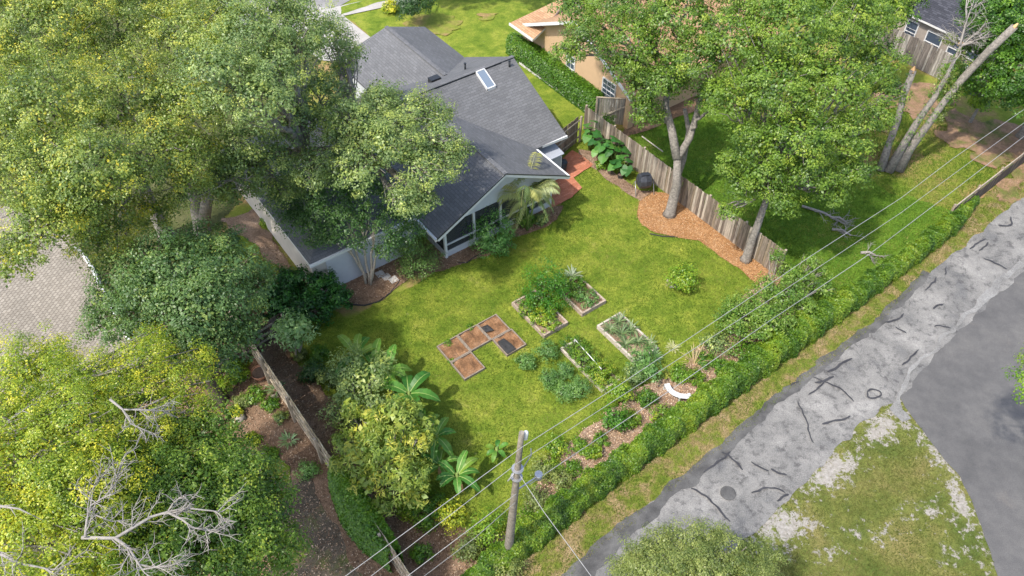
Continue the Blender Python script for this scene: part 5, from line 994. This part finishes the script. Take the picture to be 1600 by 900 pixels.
# border along the road
for u, v, r, h, pal, lf, ti, nm, lab in (
    (968, 628, .5, 1.3, LIME, .12, .1, 'border_shrub', 'yellow-green bush over the end of the roadside border, upper part'),
    (958, 665, .55, 1.3, [(.03, .11, .01), (.06, .18, .015), (.12, .27, .02)], .13, .1, 'border_shrub', 'bushy green citrus-like shrub left of the bare mulch patch'),
    (985, 600, .45, 1.2, OAKB, .12, 0, 'border_shrub', 'dark green shrub right of the front board of railed bed'),
    (1035, 658, .5, .75, LIME, .12, -.05, 'border_shrub', 'low yellow-flecked shrub below the white curved bench'),
    (1060, 590, .45, .6, RICH, .13, .15, 'border_shrub', 'low green plants right above the white curved bench'),
    (1115, 545, .7, .9, OAKB, .12, .1, 'border_shrub', 'green shrub under the lines between bench and loose tree'),
    (1125, 575, .4, .5, RICH, .12, .0, 'border_shrub', 'small dark green tuft in pink mulch by the hedge'),
    (1160, 555, .7, .8, RICH, .12, .0, 'border_shrub', 'spreading green shrub touching the back of the road hedge'),
    (868, 705, .5, .8, LIME, .11, .1, 'border_shrub', 'light green bush right of the utility pole on lawn edge'),
    (848, 745, .55, .9, OLIV, .11, .1, 'border_shrub', 'dusty green bush under the grey case on the pole'),
    (838, 790, .6, 1.0, OLIV, .11, .0, 'border_shrub', 'olive bush between utility pole and road hedge'),
    (880, 760, .45, .8, OLIV, .11, .15, 'border_shrub', 'olive bush behind the hedge, right of the grey case'),
    (925, 712, .35, .6, LIME, .11, .1, 'border_shrub', 'small lime tuft on bare mulch behind the road hedge'),
    (760, 840, .75, 1.5, LIME, .12, .12, 'border_shrub', 'yellow-green small-leaved bush left of the pole base'),
    (735, 865, .6, 1.2, OLIV, .12, .1, 'border_shrub', 'pale olive bush at bottom edge near the pole base'),
    (790, 900, .6, 1.0, OLIV, .11, .2, 'border_shrub', 'pale bush at the bottom edge below the pole base'),
    (705, 815, .6, 1.1, YELL, .12, .2, 'border_shrub', 'yellow-leaved bush under the crossing lines, left of pole'),
    (665, 820, .5, 1.0, RICH, .12, .1, 'border_shrub', 'bright green bush at the end of the left vine'),
    (660, 870, .4, .7, RICH, .13, .0, 'border_shrub', 'small green bush right of the pale fence end'),
    (655, 775, .45, 1.0, YELL, .14, .0, 'border_shrub', 'lime feathery bush below the yellow-leaved tree'),
    (484, 738, .45, .6, BLUE, .1, .2, 'border_shrub', 'round blue-green bush on the neighbour side of left fence'),
    (492, 595, .55, 1.1, DEEP, .14, .2, 'border_shrub', 'dark green shrub left of the tall green border shrubs'),
    (520, 605, .5, 1.2, OAKB, .13, -.05, 'border_shrub', 'mid green shrub between dark shrub and tall border shrubs'),
    (470, 560, .3, .5, OLIV, .12, .1, 'border_shrub', 'tiny yellowish plant at foot of the papaya-like tree'),
    (375, 590, .45, .5, LIME, .12, -.05, 'border_shrub', 'fern-like green plants beside the terracotta bowl'),
    (400, 620, .5, .4, RICH, .12, .1, 'border_shrub', 'low ferny plants left of the left fence'),
    (380, 630, .4, .35, OLIV, .12, .1, 'border_shrub', 'sprawling pale green plants beside the dark trunk'),
    (425, 635, .35, .35, RICH, .12, -.1, 'border_shrub', 'dark rosette plants against the left fence foot'),
    (370, 648, .3, .45, YELL, .14, .3, 'border_shrub', 'yellow-leaved plant beside pale boulder'),
    (905, 700, .35, .4, RICH, .11, .1, 'border_shrub', 'low green tuft on lawn side of the bare mulch patch'),
    (985, 660, .4, .6, LIME, .11, .0, 'border_shrub', 'lime bush between citrus-like shrub and the hedge'),
    (1010, 630, .45, .7, RICH, .12, .0, 'border_shrub', 'green bush left of the white curved bench'),
    (1085, 595, .4, .5, LIME, .11, .0, 'border_shrub', 'lime plants right of the white curved bench'),
    (1100, 570, .45, .6, RICH, .11, .05, 'border_shrub', 'green plants beside the dry straw coloured grass'),
    (860, 735, .4, .5, LIME, .1, .1, 'border_shrub', 'low lime weeds under the lower thick overhead line'),
    (895, 735, .35, .4, RICH, .1, .0, 'border_shrub', 'low weeds right of the junction case on bare mulch'),
    (820, 820, .5, .8, LIME, .11, .0, 'border_shrub', 'lime bush right beside the foot of the utility pole'),
    (940, 690, .3, .35, RICH, .1, .1, 'border_shrub', 'small green tuft in the middle of pale mulch'),
    (1200, 520, .6, .8, TREEG, .11, .1, 'border_shrub', 'light green bush below the sprawling tree by hedge'),
    (1240, 480, .55, .8, TREEG, .11, .1, 'border_shrub', 'light green bush right of sprawling tree trunk'),
    (545, 660, .5, .8, OAKB, .12, .0, 'border_shrub', 'green bush under the left side of yellow-leaved tree'),
    (680, 790, .45, .6, RICH, .11, .1, 'border_shrub', 'green weeds at lawn edge below the lowest banana'),
    (705, 570-4, .16, .15, RICH, .06, .1, 'weed_tuft', 'tiny weed in the lowest soil filled planter box'),
    (700, 538, .22, .2, RICH, .06, .1, 'weed_tuft', 'weeds at the left end of the row of planter boxes'),
    (735, 512, .2, .18, RICH, .06, .1, 'weed_tuft', 'weeds on the upper edge of middle planter box'),
    (350, 610, .5, .5, LIME, .12, .0, 'border_shrub', 'yellow-green low plants just right of the dark oak trunk'),
    (365, 575, .45, .6, RICH, .12, .05, 'border_shrub', 'leafy stems under the lower edge of the dark oak'),
    (440, 655, .3, .35, OAKB, .12, .1, 'border_shrub', 'grassy tuft between the aloe rosette and fence'),
    (395, 690, .35, .3, YELL, .11, .0, 'border_shrub', 'small yellowish ground plants left of the aloe rosette'),
    (420, 715, .4, .35, RICH, .12, .0, 'border_shrub', 'low green plants below the aloe rosette'),
    (500, 560, .45, .7, RICH, .12, .0, 'border_shrub', 'small leafy bush right of the papaya-like tree'),
    (540, 690, .35, .6, OAKB, .12, .0, 'border_shrub', 'small bush at the left foot of the yellow-leaved tree'),
    (640, 800, .5, .8, LIME, .12, .0, 'border_shrub', 'bright low bush under the first overhead line'),
    (610, 20, .6, .9, YELL, .2, .35, 'croton_shrub', 'bright yellow croton bush on the grass by the street'),
    (815, 90, .7, 1.2, RICH, .14, .1, 'border_shrub', 'round green bush at the street end of clipped hedge'),
    (635, 20, .4, .8, DEEP, .14, .2, 'border_shrub', 'small dark bush right of the yellow croton'),
    (1265, 425, .5, .9, OLIV, .12, .2, 'border_shrub', 'pale leafy shrub over bare fence end at the road corner'),
    (420, 330+20, .4, .5, LIME, .12, 0, 'border_shrub', 'low green plant beside the cream end wall of grey house')):
    shrub(nm, lab, u, v, r, h, pal, lf, ti, dens=1.0)
# tall border shrubs on the left
def tallshrub(label, u, v, lobes, pal, leaf, tint, name='border_tree', asp=.35, bark='bark_oak', mat='leaf', mper=20, cl=.3, gap=.12):
    b = W(u, v); L = [(W(a, c_, z), r) for a, c_, z, r in lobes]
    return multistem(name, label, 'tree', b, [l[0] for l in L], L, pal, leaf, tint, .045, bark, 1.0, gap, mat, cl, mper, 'tall plants in the left border', -.8, asp)
tallshrub('dark green leafy border tree left of the banana plants', 565, 640, [(545, 570, 2.2, .8), (580, 590, 2.4, .8), (545, 610, 2.0, .8), (600, 560, 1.8, .5), (590, 625, 2, .6), (525, 640, 1.4, .5)], OAKB, .16, .1)
tallshrub('large yellow-leaved tree with open whorled foliage in the left border', 610, 760, [(570, 660, 3.0, .8), (620, 650, 3.2, .8), (600, 700, 3.3, .9), (650, 690, 3.0, .7), (560, 710, 2.8, .7), (620, 745, 2.8, .8), (570, 750, 2.4, .5), (655, 740, 2.4, .5), (540, 690, 2.5, .5), (548, 640, 2.6, .35), (668, 660, 2.6, .35), (530, 725, 2.0, .35), (600, 790, 1.6, .4), (650, 775, 1.8, .35), (640, 640, 3.0, .35)], [(.1, .17, .03), (.17, .25, .04), (.25, .34, .06), (.37, .42, .07), (.5, .47, .07)], .24, .12, name='mango_tree', asp=.24, cl=.26, gap=.34)
tallshrub('small pale green tree with hanging leaf whorls above the left bed', 466, 560, [(455, 510, 2.2, .6), (438, 518, 2.0, .45), (474, 515, 2.0, .45), (458, 530, 1.6, .4)], [(.1, .2, .06), (.17, .3, .1), (.26, .4, .15), (.34, .46, .2)], .2, .2, name='papaya_tree', asp=.3, bark='bark_pale')
tallshrub('loose sprawling light green tree at the right corner under lines', 1190, 500, [(1150, 480, 1.4, .7), (1200, 450, 1.8, .7), (1230, 425, 2.0, .5), (1195, 495, 1.5, .7), (1245, 460, 1.6, .6), (1150, 510, 1.2, .5), (1270, 440, 1.5, .4), (1215, 400, 2.0, .3), (1270, 405, 2.0, .35), (1130, 500, 1.0, .4), (1225, 500, 1.2, .6), (1170, 470, 1.6, .6), (1215, 470, 1.7, .6), (1180, 520, 1.2, .5), (1260, 480, 1.2, .5), (1290, 450, 1.2, .4), (1160, 490, 1.6, .7), (1190, 480, 1.9, .7), (1230, 455, 1.9, .7), (1250, 435, 1.8, .6), (1205, 505, 1.5, .7), (1140, 495, 1.2, .5), (1280, 425, 1.6, .5)], [(.05, .12, .015), (.1, .2, .025), (.17, .28, .04), (.26, .35, .06)], .14, .15, name='sprawling_tree', asp=.5, cl=.24, gap=.16)
tallshrub('grey-green spiky shrub spilling over the near end of bromeliad bed', 1010, 590, [(1005, 555, 1.0, .5), (1018, 580, .9, .45), (1000, 575, .8, .4)], BLUE, .2, .2, name='spiky_shrub', asp=.18)

# ------------------------------------------------------------------ strap-leaved plants, bananas, elephant ears, palm
def ribbon_leaf(F, p, d, L, w, rise, fall, c, segs=6, fold=.25, pleat=1):
    """arching leaf: p base, d horizontal direction, built as two strips either side of a midrib"""
    p = np.array(p); d = np.array([d[0], d[1], 0.]); d /= np.linalg.norm(d); s = np.array([-d[1], d[0], 0]); pts = []
    for i in range(segs + 1):
        t = i / segs; pts.append(p + d * L * t * (1 - .12 * t * fall) + np.array([0, 0, 1]) * L * (rise * t - fall * t * t))
    Q = []; C = []
    for i in range(segs):
        t0, t1 = i / segs, (i + 1) / segs; w0, w1 = (w * (math.sin(math.pi * min(1, (t * .93 + .05))) ** .55) * (random.uniform(.78, 1.06) if w > .25 else 1) for t in (t0, t1))
        if i == segs - 1: w1 = .02 * w
        for sg in (1, -1):
            a, b = pts[i], pts[i + 1]; up = np.array([0, 0, 1]) * fold
            Q.append([a, b, b + (s * sg + up) * w1 * .5, a + (s * sg + up) * w0 * .5]); C.append(np.array(c) * random.uniform(.85, 1.15))
    if w > .25:
        for i in range(segs):
            a, b = pts[i] + np.array([0, 0, .012]), pts[i + 1] + np.array([0, 0, .012]); k0 = .018 * (1 - i / segs * .6); Q.append([a - s * k0, b - s * k0 * .8, b + s * k0 * .8, a + s * k0]); C.append(np.array((.3, .4, .12)))
    F.raw(np.array(Q), np.array(C))
def strapplant(name, label, u, v, n, L, w, pal, z=0, rise=(.5, 1.3), fall=.6, cat='plant', group=None, mat='leaf', stalk=0, fold=.3):
    b = W(u, v, z); F = Fol()
    for k in range(n):
        a = k * 2.4 + random.uniform(-.3, .3); f = random.uniform(.75, 1.15); c = palette(pal, np.array([random.random()]))[0]
        ribbon_leaf(F, b + Vector((math.cos(a) * .04, math.sin(a) * .04, 0)), (math.cos(a), math.sin(a)), L * f, w, random.uniform(*rise), fall * random.uniform(.8, 1.3), c, 5, fold)
    return tag(F.build(name, mat, None, tuple(b)), label, cat, group)
AG = [(.25, .3, .2), (.35, .4, .28), (.3, .34, .2)]
strapplant('agave', 'spiky pale grey agave at the far corner of the raised bed', 894, 432, 26, .5, .07, AG, .2, (.4, 1.2), .5)
BRO = [(.08, .15, .05), (.14, .22, .08), (.24, .31, .13), (.1, .14, .06)]
for (fx, fy, lab) in ((.25, .2, 'spiky bromeliad at the far left corner of bleached bed'), (.7, .15, 'dark spiky bromeliad at the far right corner of bleached bed'), (.45, .38, 'spiky bromeliad just behind the middle of bleached bed'), (.8, .4, 'grey spiky bromeliad on the right side of bleached bed'), (.25, .6, 'small spiky bromeliad on bare chips at left of bleached bed'), (.65, .68, 'small spiky bromeliad on bare chips near the front of bleached bed'), (.85, .85, 'spiky bromeliad at the front right corner of bleached bed')):
    p = AB(bed3[0] + (bed3[1] - bed3[0]) * fx, bed3[2] + (bed3[3] - bed3[2]) * fy); F = Fol()
    for k in range(24):
        a = k * 2.4; ribbon_leaf(F, p + Vector((0, 0, .15)), (math.cos(a), math.sin(a)), random.uniform(.36, .6), .055, random.uniform(.5, 1.3), .6, palette(BRO, np.array([random.random()]))[0], 4)
    tag(F.build('bromeliad', 'leaf', None, tuple(p)), lab, 'plant', 'bromeliads in the bleached bed')
for u, v, lab in ((452, 690, 'pale green aloe rosette on mulch left of the left fence'), (432, 610, 'small spiky rosette between bowl and left fence'), (1005, 575, 'grey spiky aloe at near end of bleached bed'), (1020, 560, 'second grey spiky aloe, right of the first, at near end of bleached bed')):
    strapplant('aloe', lab, u, v, 28, .45, .06, [(.15, .28, .1), (.25, .38, .17), (.32, .44, .22)], 0, (.4, 1.2), .4)
strapplant('dry_grass_clump', 'tall dry straw coloured grass clump in the roadside border', 1083, 572, 28, .75, .03, [(.55, .42, .25), (.45, .34, .18), (.65, .52, .34)], 0, (.9, 2.2), .9)
strapplant('dry_grass_clump', 'pale wispy grass clump at the lawn edge under the lines', 1051, 545, 40, .35, .025, [(.5, .5, .25), (.6, .58, .35)], 0, (.6, 1.6), .7)
BAN = [(.03, .12, .015), (.055, .17, .022), (.09, .23, .03), (.15, .25, .03)]
def banana(label, u, v, h, n, L, w, seed, dead=2):
    random.seed(seed); b = W(u, v); t = thing('banana_plant', label, 'banana plant', b, 'banana plants in the left border')
    m = MB(); m.tube([b, b + Vector((.03, 0, h * .5)), b + Vector((0, .04, h))], [.11, .09, .05], 10); m.build('stem', 'stalk', t)
    for k in range(n):
        a = k * 2.4 + random.uniform(-.3, .3) + seed; F = Fol(); c = palette(BAN, np.array([random.random()]))[0]; f = random.uniform(.8, 1.15)
        d = Vector((math.cos(a), math.sin(a), 0)); p = b + Vector((0, 0, h - .05)) + d * .1
        ribbon_leaf(F, p, (d.x, d.y), L * f, w, random.uniform(.45, 1.0), random.uniform(.6, .95), c, 8, .22); o = F.build('leaf', 'glossy_leaf', t)
        rb = MB(); pts = []
        F = None
    for k in range(dead):
        a = random.uniform(0, 6.28); F = Fol(); ribbon_leaf(F, b + Vector((0, 0, h * .8)), (math.cos(a), math.sin(a)), L * .45, w * .5, .1, 1.7, (.42, .24, .12), 6); o = F.build('dead_leaf', 'leaf', t); o['label'] = 'brown withered hanging leaf'
banana('banana plant with broad upright leaves above the yellow-leaved tree', 645, 655, 1.9, 8, 1.25, .5, 3, 0)
banana('banana plant just above and behind the broad-leaved banana', 612, 615, 1.6, 7, 1.1, .42, 5, 0)
banana('banana plant farthest up the border, beside the sunny lawn patch', 565, 590, 1.6, 6, 1.2, .4, 8, 0)
banana('banana plant halfway down the border with one yellowing leaf', 685, 710, 1.4, 7, .95, .34, 11, 1)
banana('banana plant with hanging brown leaves nearest the overhead lines', 716, 768, 1.3, 8, .95, .32, 14, 3)
banana('tiny young banana plant alone on the sunny lawn', 776, 712, .55, 6, .45, .2, 17, 1)
banana('young banana plant squeezed between yellow-leaved tree and broad-leaved banana', 662, 690, 1.2, 6, .9, .32, 21, 0)
banana('banana plant with drooping leaves between the two upper bananas', 590, 605, 1.5, 7, 1.15, .38, 24, 1)
banana('low banana plant touching the right side of yellow-leaved tree', 690, 745, 1.0, 6, .8, .28, 27, 2)
random.seed(99)
EAR = [(.025, .1, .018), (.045, .15, .025), (.075, .2, .035), (.12, .27, .045)]
def ears(label, u, v, n, spread, h, size, grp='elephant ears by the patio'):
    b = W(u, v); t = thing('elephant_ear', label, 'plant', b, grp); m = MB()
    for k in range(n):
        a = random.uniform(0, 6.28); r = spread * random.uniform(.2, 1); p = b + Vector((math.cos(a) * r, math.sin(a) * r, h * random.uniform(.55, 1)))
        m.tube(curve(b, p, .1, 4), [.02, .018, .015, .012, .01], 5)
        d = Vector((math.cos(a + random.gauss(0, .4)), math.sin(a + random.gauss(0, .4)), -.45)).normalized(); s = Vector((-d.y, d.x, 0)).normalized(); nn = s.cross(d)
        if nn.z < 0: nn = -nn
        z = size * random.uniform(.6, 1.2); c = tuple(palette(EAR, np.array([random.random()]))[0]); cen = p
        out = [(-.28, 0), (-.5, .3), (-.35, .52), (0, .55), (.4, .38), (.85, 0), (.4, -.38), (0, -.55), (-.35, -.52), (-.5, -.3)]
        pts = [cen + d * x * z + s * y * z + nn * (-.12 * z * (abs(x) + abs(y) * .8)) for x, y in out]
        F_ = MB()
        for i in range(len(pts)): F_.face([cen, pts[i], pts[(i + 1) % len(pts)]], tuple(q * random.uniform(.93, 1.07) for q in c))
        F_.build('leaf', 'glossy_leaf', t)
    m.build('stalk', 'stalk', t)
ears('tall elephant ear clump at the hedge end beside the gate fence', 920, 235, 16, .8, 1.7, .42)
ears('lush elephant ear clump in the middle, over the patio edge', 938, 252, 16, .8, 1.5, .48)
ears('elephant ear clump nearest the dark drum', 972, 275, 14, .7, 1.1, .45)
ears('paler elephant ear clump leaning on the long board fence', 958, 255, 14, .7, 1.4, .5)
shrub('leafy_plant', 'light green leafy plant at foot of the elephant ears by patio', 940, 262, .4, .5, LIME, .12, 0)
shrub('leafy_plant', 'vine climbing the gate side of long board fence', 945, 215, .5, 1.6, RICH, .13, 0)
# palm
pbse = W(822, 358); t = thing('areca_palm', 'feathery pale palm arching over the porch gable', 'palm', pbse)
for k, (dx, dy) in enumerate(((0, 0), (.15, .1), (-.15, .05), (.05, -.15))):
    m = MB(); m.tube([pbse + Vector((dx, dy, 0)), pbse + Vector((dx * 2, dy * 2, 1.1)), pbse + Vector((dx * 2.5, dy * 2.5, 2.2 - .3 * k))], [.06, .05, .04], 8); m.build('stem', 'stalk', t)
PALM = [(.13, .19, .07), (.2, .27, .1), (.3, .35, .15), (.4, .38, .12)]
for k in range(22):
    a = k * 2.4 + .3; F = Fol(); d = np.array([math.cos(a), math.sin(a), 0]); s = np.array([-d[1], d[0], 0]); b = np.array(pbse) + np.array([0, 0, 2.0 + 1.2 * (k % 4) / 4]) + d * .12
    L = random.uniform(1.6, 2.1); rise = random.uniform(.8, 1.6); fall = random.uniform(1.0, 1.5); n = 34; cc = palette(PALM, np.array([random.random()]))[0]; Q = []; C = []
    for i in range(n):
        tt_ = .12 + .88 * i / n; p = b + d * L * tt_ * (1 - .25 * tt_) + np.array([0, 0, 1]) * L * (rise * tt_ - fall * tt_ * tt_)
        ll = .42 * math.sin(math.pi * min(1, tt_ * .85 + .12)) + .06
        for sg in (1, -1):
            e = p + s * sg * ll * .8 + d * ll * .55 + np.array([0, 0, -ll * random.uniform(.3, .6)]); w_ = d * .022
            mdl = (p + e) / 2 + np.array([0, 0, .04]); Q.append([p - w_ * .5, mdl - w_, e, mdl + w_]); C.append(cc * random.uniform(.8, 1.2))
        q = b + d * L * (tt_ + .03) * (1 - .25 * (tt_ + .03)) + np.array([0, 0, 1]) * L * (rise * (tt_ + .03) - fall * (tt_ + .03) ** 2); Q.append([p - s * .008, p + s * .008, q + s * .008, q - s * .008]); C.append(np.array((.35, .36, .12)))
    F.raw(np.array(Q), np.array(C)); F.build('frond', 'leaf', t)

# ------------------------------------------------------------------ grass blades, mulch chips, fallen leaves (uncountable)
def scatter(n, a0, a1, b0, b1, keep=None, drop=()):
    a = RNG.uniform(a0, a1, n); b = RNG.uniform(b0, b1, n); X = a * CT + b * ST; Y = a * ST - b * CT; k = np.ones(n, bool)
    if keep:
        k[:] = False
        for nm in keep:
            for po in POLY[nm]: k |= inpoly(X, Y, po)
    for nm in drop:
        for po in POLY.get(nm, []): k &= ~inpoly(X, Y, po)
    for bd in (bed1, bed2, bed3, bed4, (a_0, a_0 + 3 * LL, b_0, b_0 + wb), (a_0, a_0 + LL, b_0, b_0 + 2 * wb), (a_0 + 2 * LL, a_0 + 3 * LL + .05, b_0, b_0 + 2 * wb)): k &= ~((a > bd[0]) & (a < bd[1]) & (b > bd[2]) & (b < bd[3]))
    return X[k], Y[k]
def blades(X, Y, pal, h, w, name, tone=.9):
    n = len(X); F = Fol(); P = np.stack([X, Y, np.full(n, .03)], 1); an = RNG.uniform(0, 6.28, n); s = np.stack([np.cos(an), np.sin(an), np.zeros(n)], 1)
    hh = h * RNG.uniform(.5, 1.5, n)[:, None]; lean = RNG.normal(0, .6, (n, 3)) * hh; lean[:, 2] = 0; tip = P + np.array([0, 0, 1]) * hh + lean; ww = w * RNG.uniform(.6, 1.4, n)[:, None]
    Q = np.stack([P - s * ww, P + s * ww, tip + s * ww * .25, tip - s * ww * .25], 1)
    t = .45 + .3 * np.sin(X * .7 + Y * .5) * np.sin(X * .4 - Y * .8) + RNG.normal(0, .2, n); F.raw(Q, palette(pal, t + .35 * (np.abs(np.sin(X * 2.3 + np.sin(Y * 1.9) * 2) * np.sin(Y * 2.7 + np.sin(X * 1.4) * 2)) - .4)) * tone)
    return tag(F.build(name, 'grass_blade'), None, None, None, 'stuff')
BEDS = ('oak_mulch_bed', 'crape_bed', 'palm_bed', 'left_border_bed', 'roadside_bed', 'neighbour_border_bed', 'fence_side_bed', 'brick_patio', 'paver_driveway', 'old_road', 'dark_road', 'concrete_driveway', 'pavement', 'street')
LAWN = [(.08, .14, .014), (.13, .2, .022), (.2, .25, .035), (.3, .3, .08)]
X, Y = scatter(230000, 0, 27, -29, -10, ['lawn'], BEDS); o = blades(X, Y, LAWN, .045, .012, 'lawn_grass'); o['label'] = 'short green grass of the back lawn'; o['category'] = 'grass'
X, Y = scatter(120000, 3, 45, -12.5, -7.5, ['roadside_verge'], BEDS); o = blades(X, Y, [(.09, .15, .016), (.16, .2, .035), (.26, .24, .08), (.36, .28, .15)], .06, .013, 'verge_grass'); o['label'] = 'patchy dry grass on the verge beside the road'; o['category'] = 'grass'
X, Y = scatter(110000, 8, 26, -8, 2, ['sandy_ground'], BEDS); kk = RNG.uniform(0, 1, len(X)) > maskof(X, Y, SP, 1.3) * 1.0; o = blades(X[kk], Y[kk], [(.075, .1, .02), (.12, .135, .032), (.2, .18, .07)], .05, .014, 'sandy_grass'); o['label'] = 'sparse olive grass on sandy ground by the road fork'; o['category'] = 'grass'
X, Y = scatter(110000, 26.4, 44, -27.5, -11.8, None, BEDS + ('neighbour_house_bed', 'leafy_ground')); o = blades(X, Y, [(.07, .15, .015), (.11, .2, .02), (.18, .25, .035), (.29, .28, .09)], .06, .016, 'yard_grass'); o['label'] = 'longer grass of the shaded yard behind the board fence'; o['category'] = 'grass'
def chips(names, n, pal, rng_, name, label, size=.05):
    X, Y = scatter(n, *rng_, names); X = X + RNG.normal(0, .09, len(X)); Y = Y + RNG.normal(0, .09, len(X)); k = len(X); F = Fol(); P = np.stack([X, Y, RNG.uniform(.075, .1, k)], 1); N = RNG.normal(0, .35, (k, 3)) + np.array([0, 0, 1.])
    z = size * RNG.uniform(.5, 1.6, k); F.quads(P, N, RNG.normal(0, 1, (k, 3)), z, z * .4, palette(pal, RNG.uniform(0, 1, k)), .05)
    o = F.build(name, 'chips'); tag(o, label, 'mulch', None, 'stuff')
chips(['oak_mulch_bed'], 60000, [(.16, .07, .035), (.36, .19, .08), (.5, .3, .15), (.6, .44, .28)], (19, 27, -25, -13), 'bark_chips', 'orange bark chips round the two fence trees', .05)
chips(['crape_bed', 'palm_bed', 'left_border_bed', 'leaf_litter', 'fence_side_bed', 'neighbour_border_bed'], 150000, [(.08, .05, .03), (.2, .125, .08), (.32, .22, .14), (.46, .36, .26)], (-4, 27, -33, -5), 'leaf_mulch', 'brown fallen leaves and mulch in the borders', .07)
chips(['roadside_bed'], 60000, [(.16, .09, .05), (.36, .22, .13), (.5, .36, .24), (.62, .5, .38)], (0, 27, -16, -10), 'pale_chips', 'pale chips in the roadside border', .07)
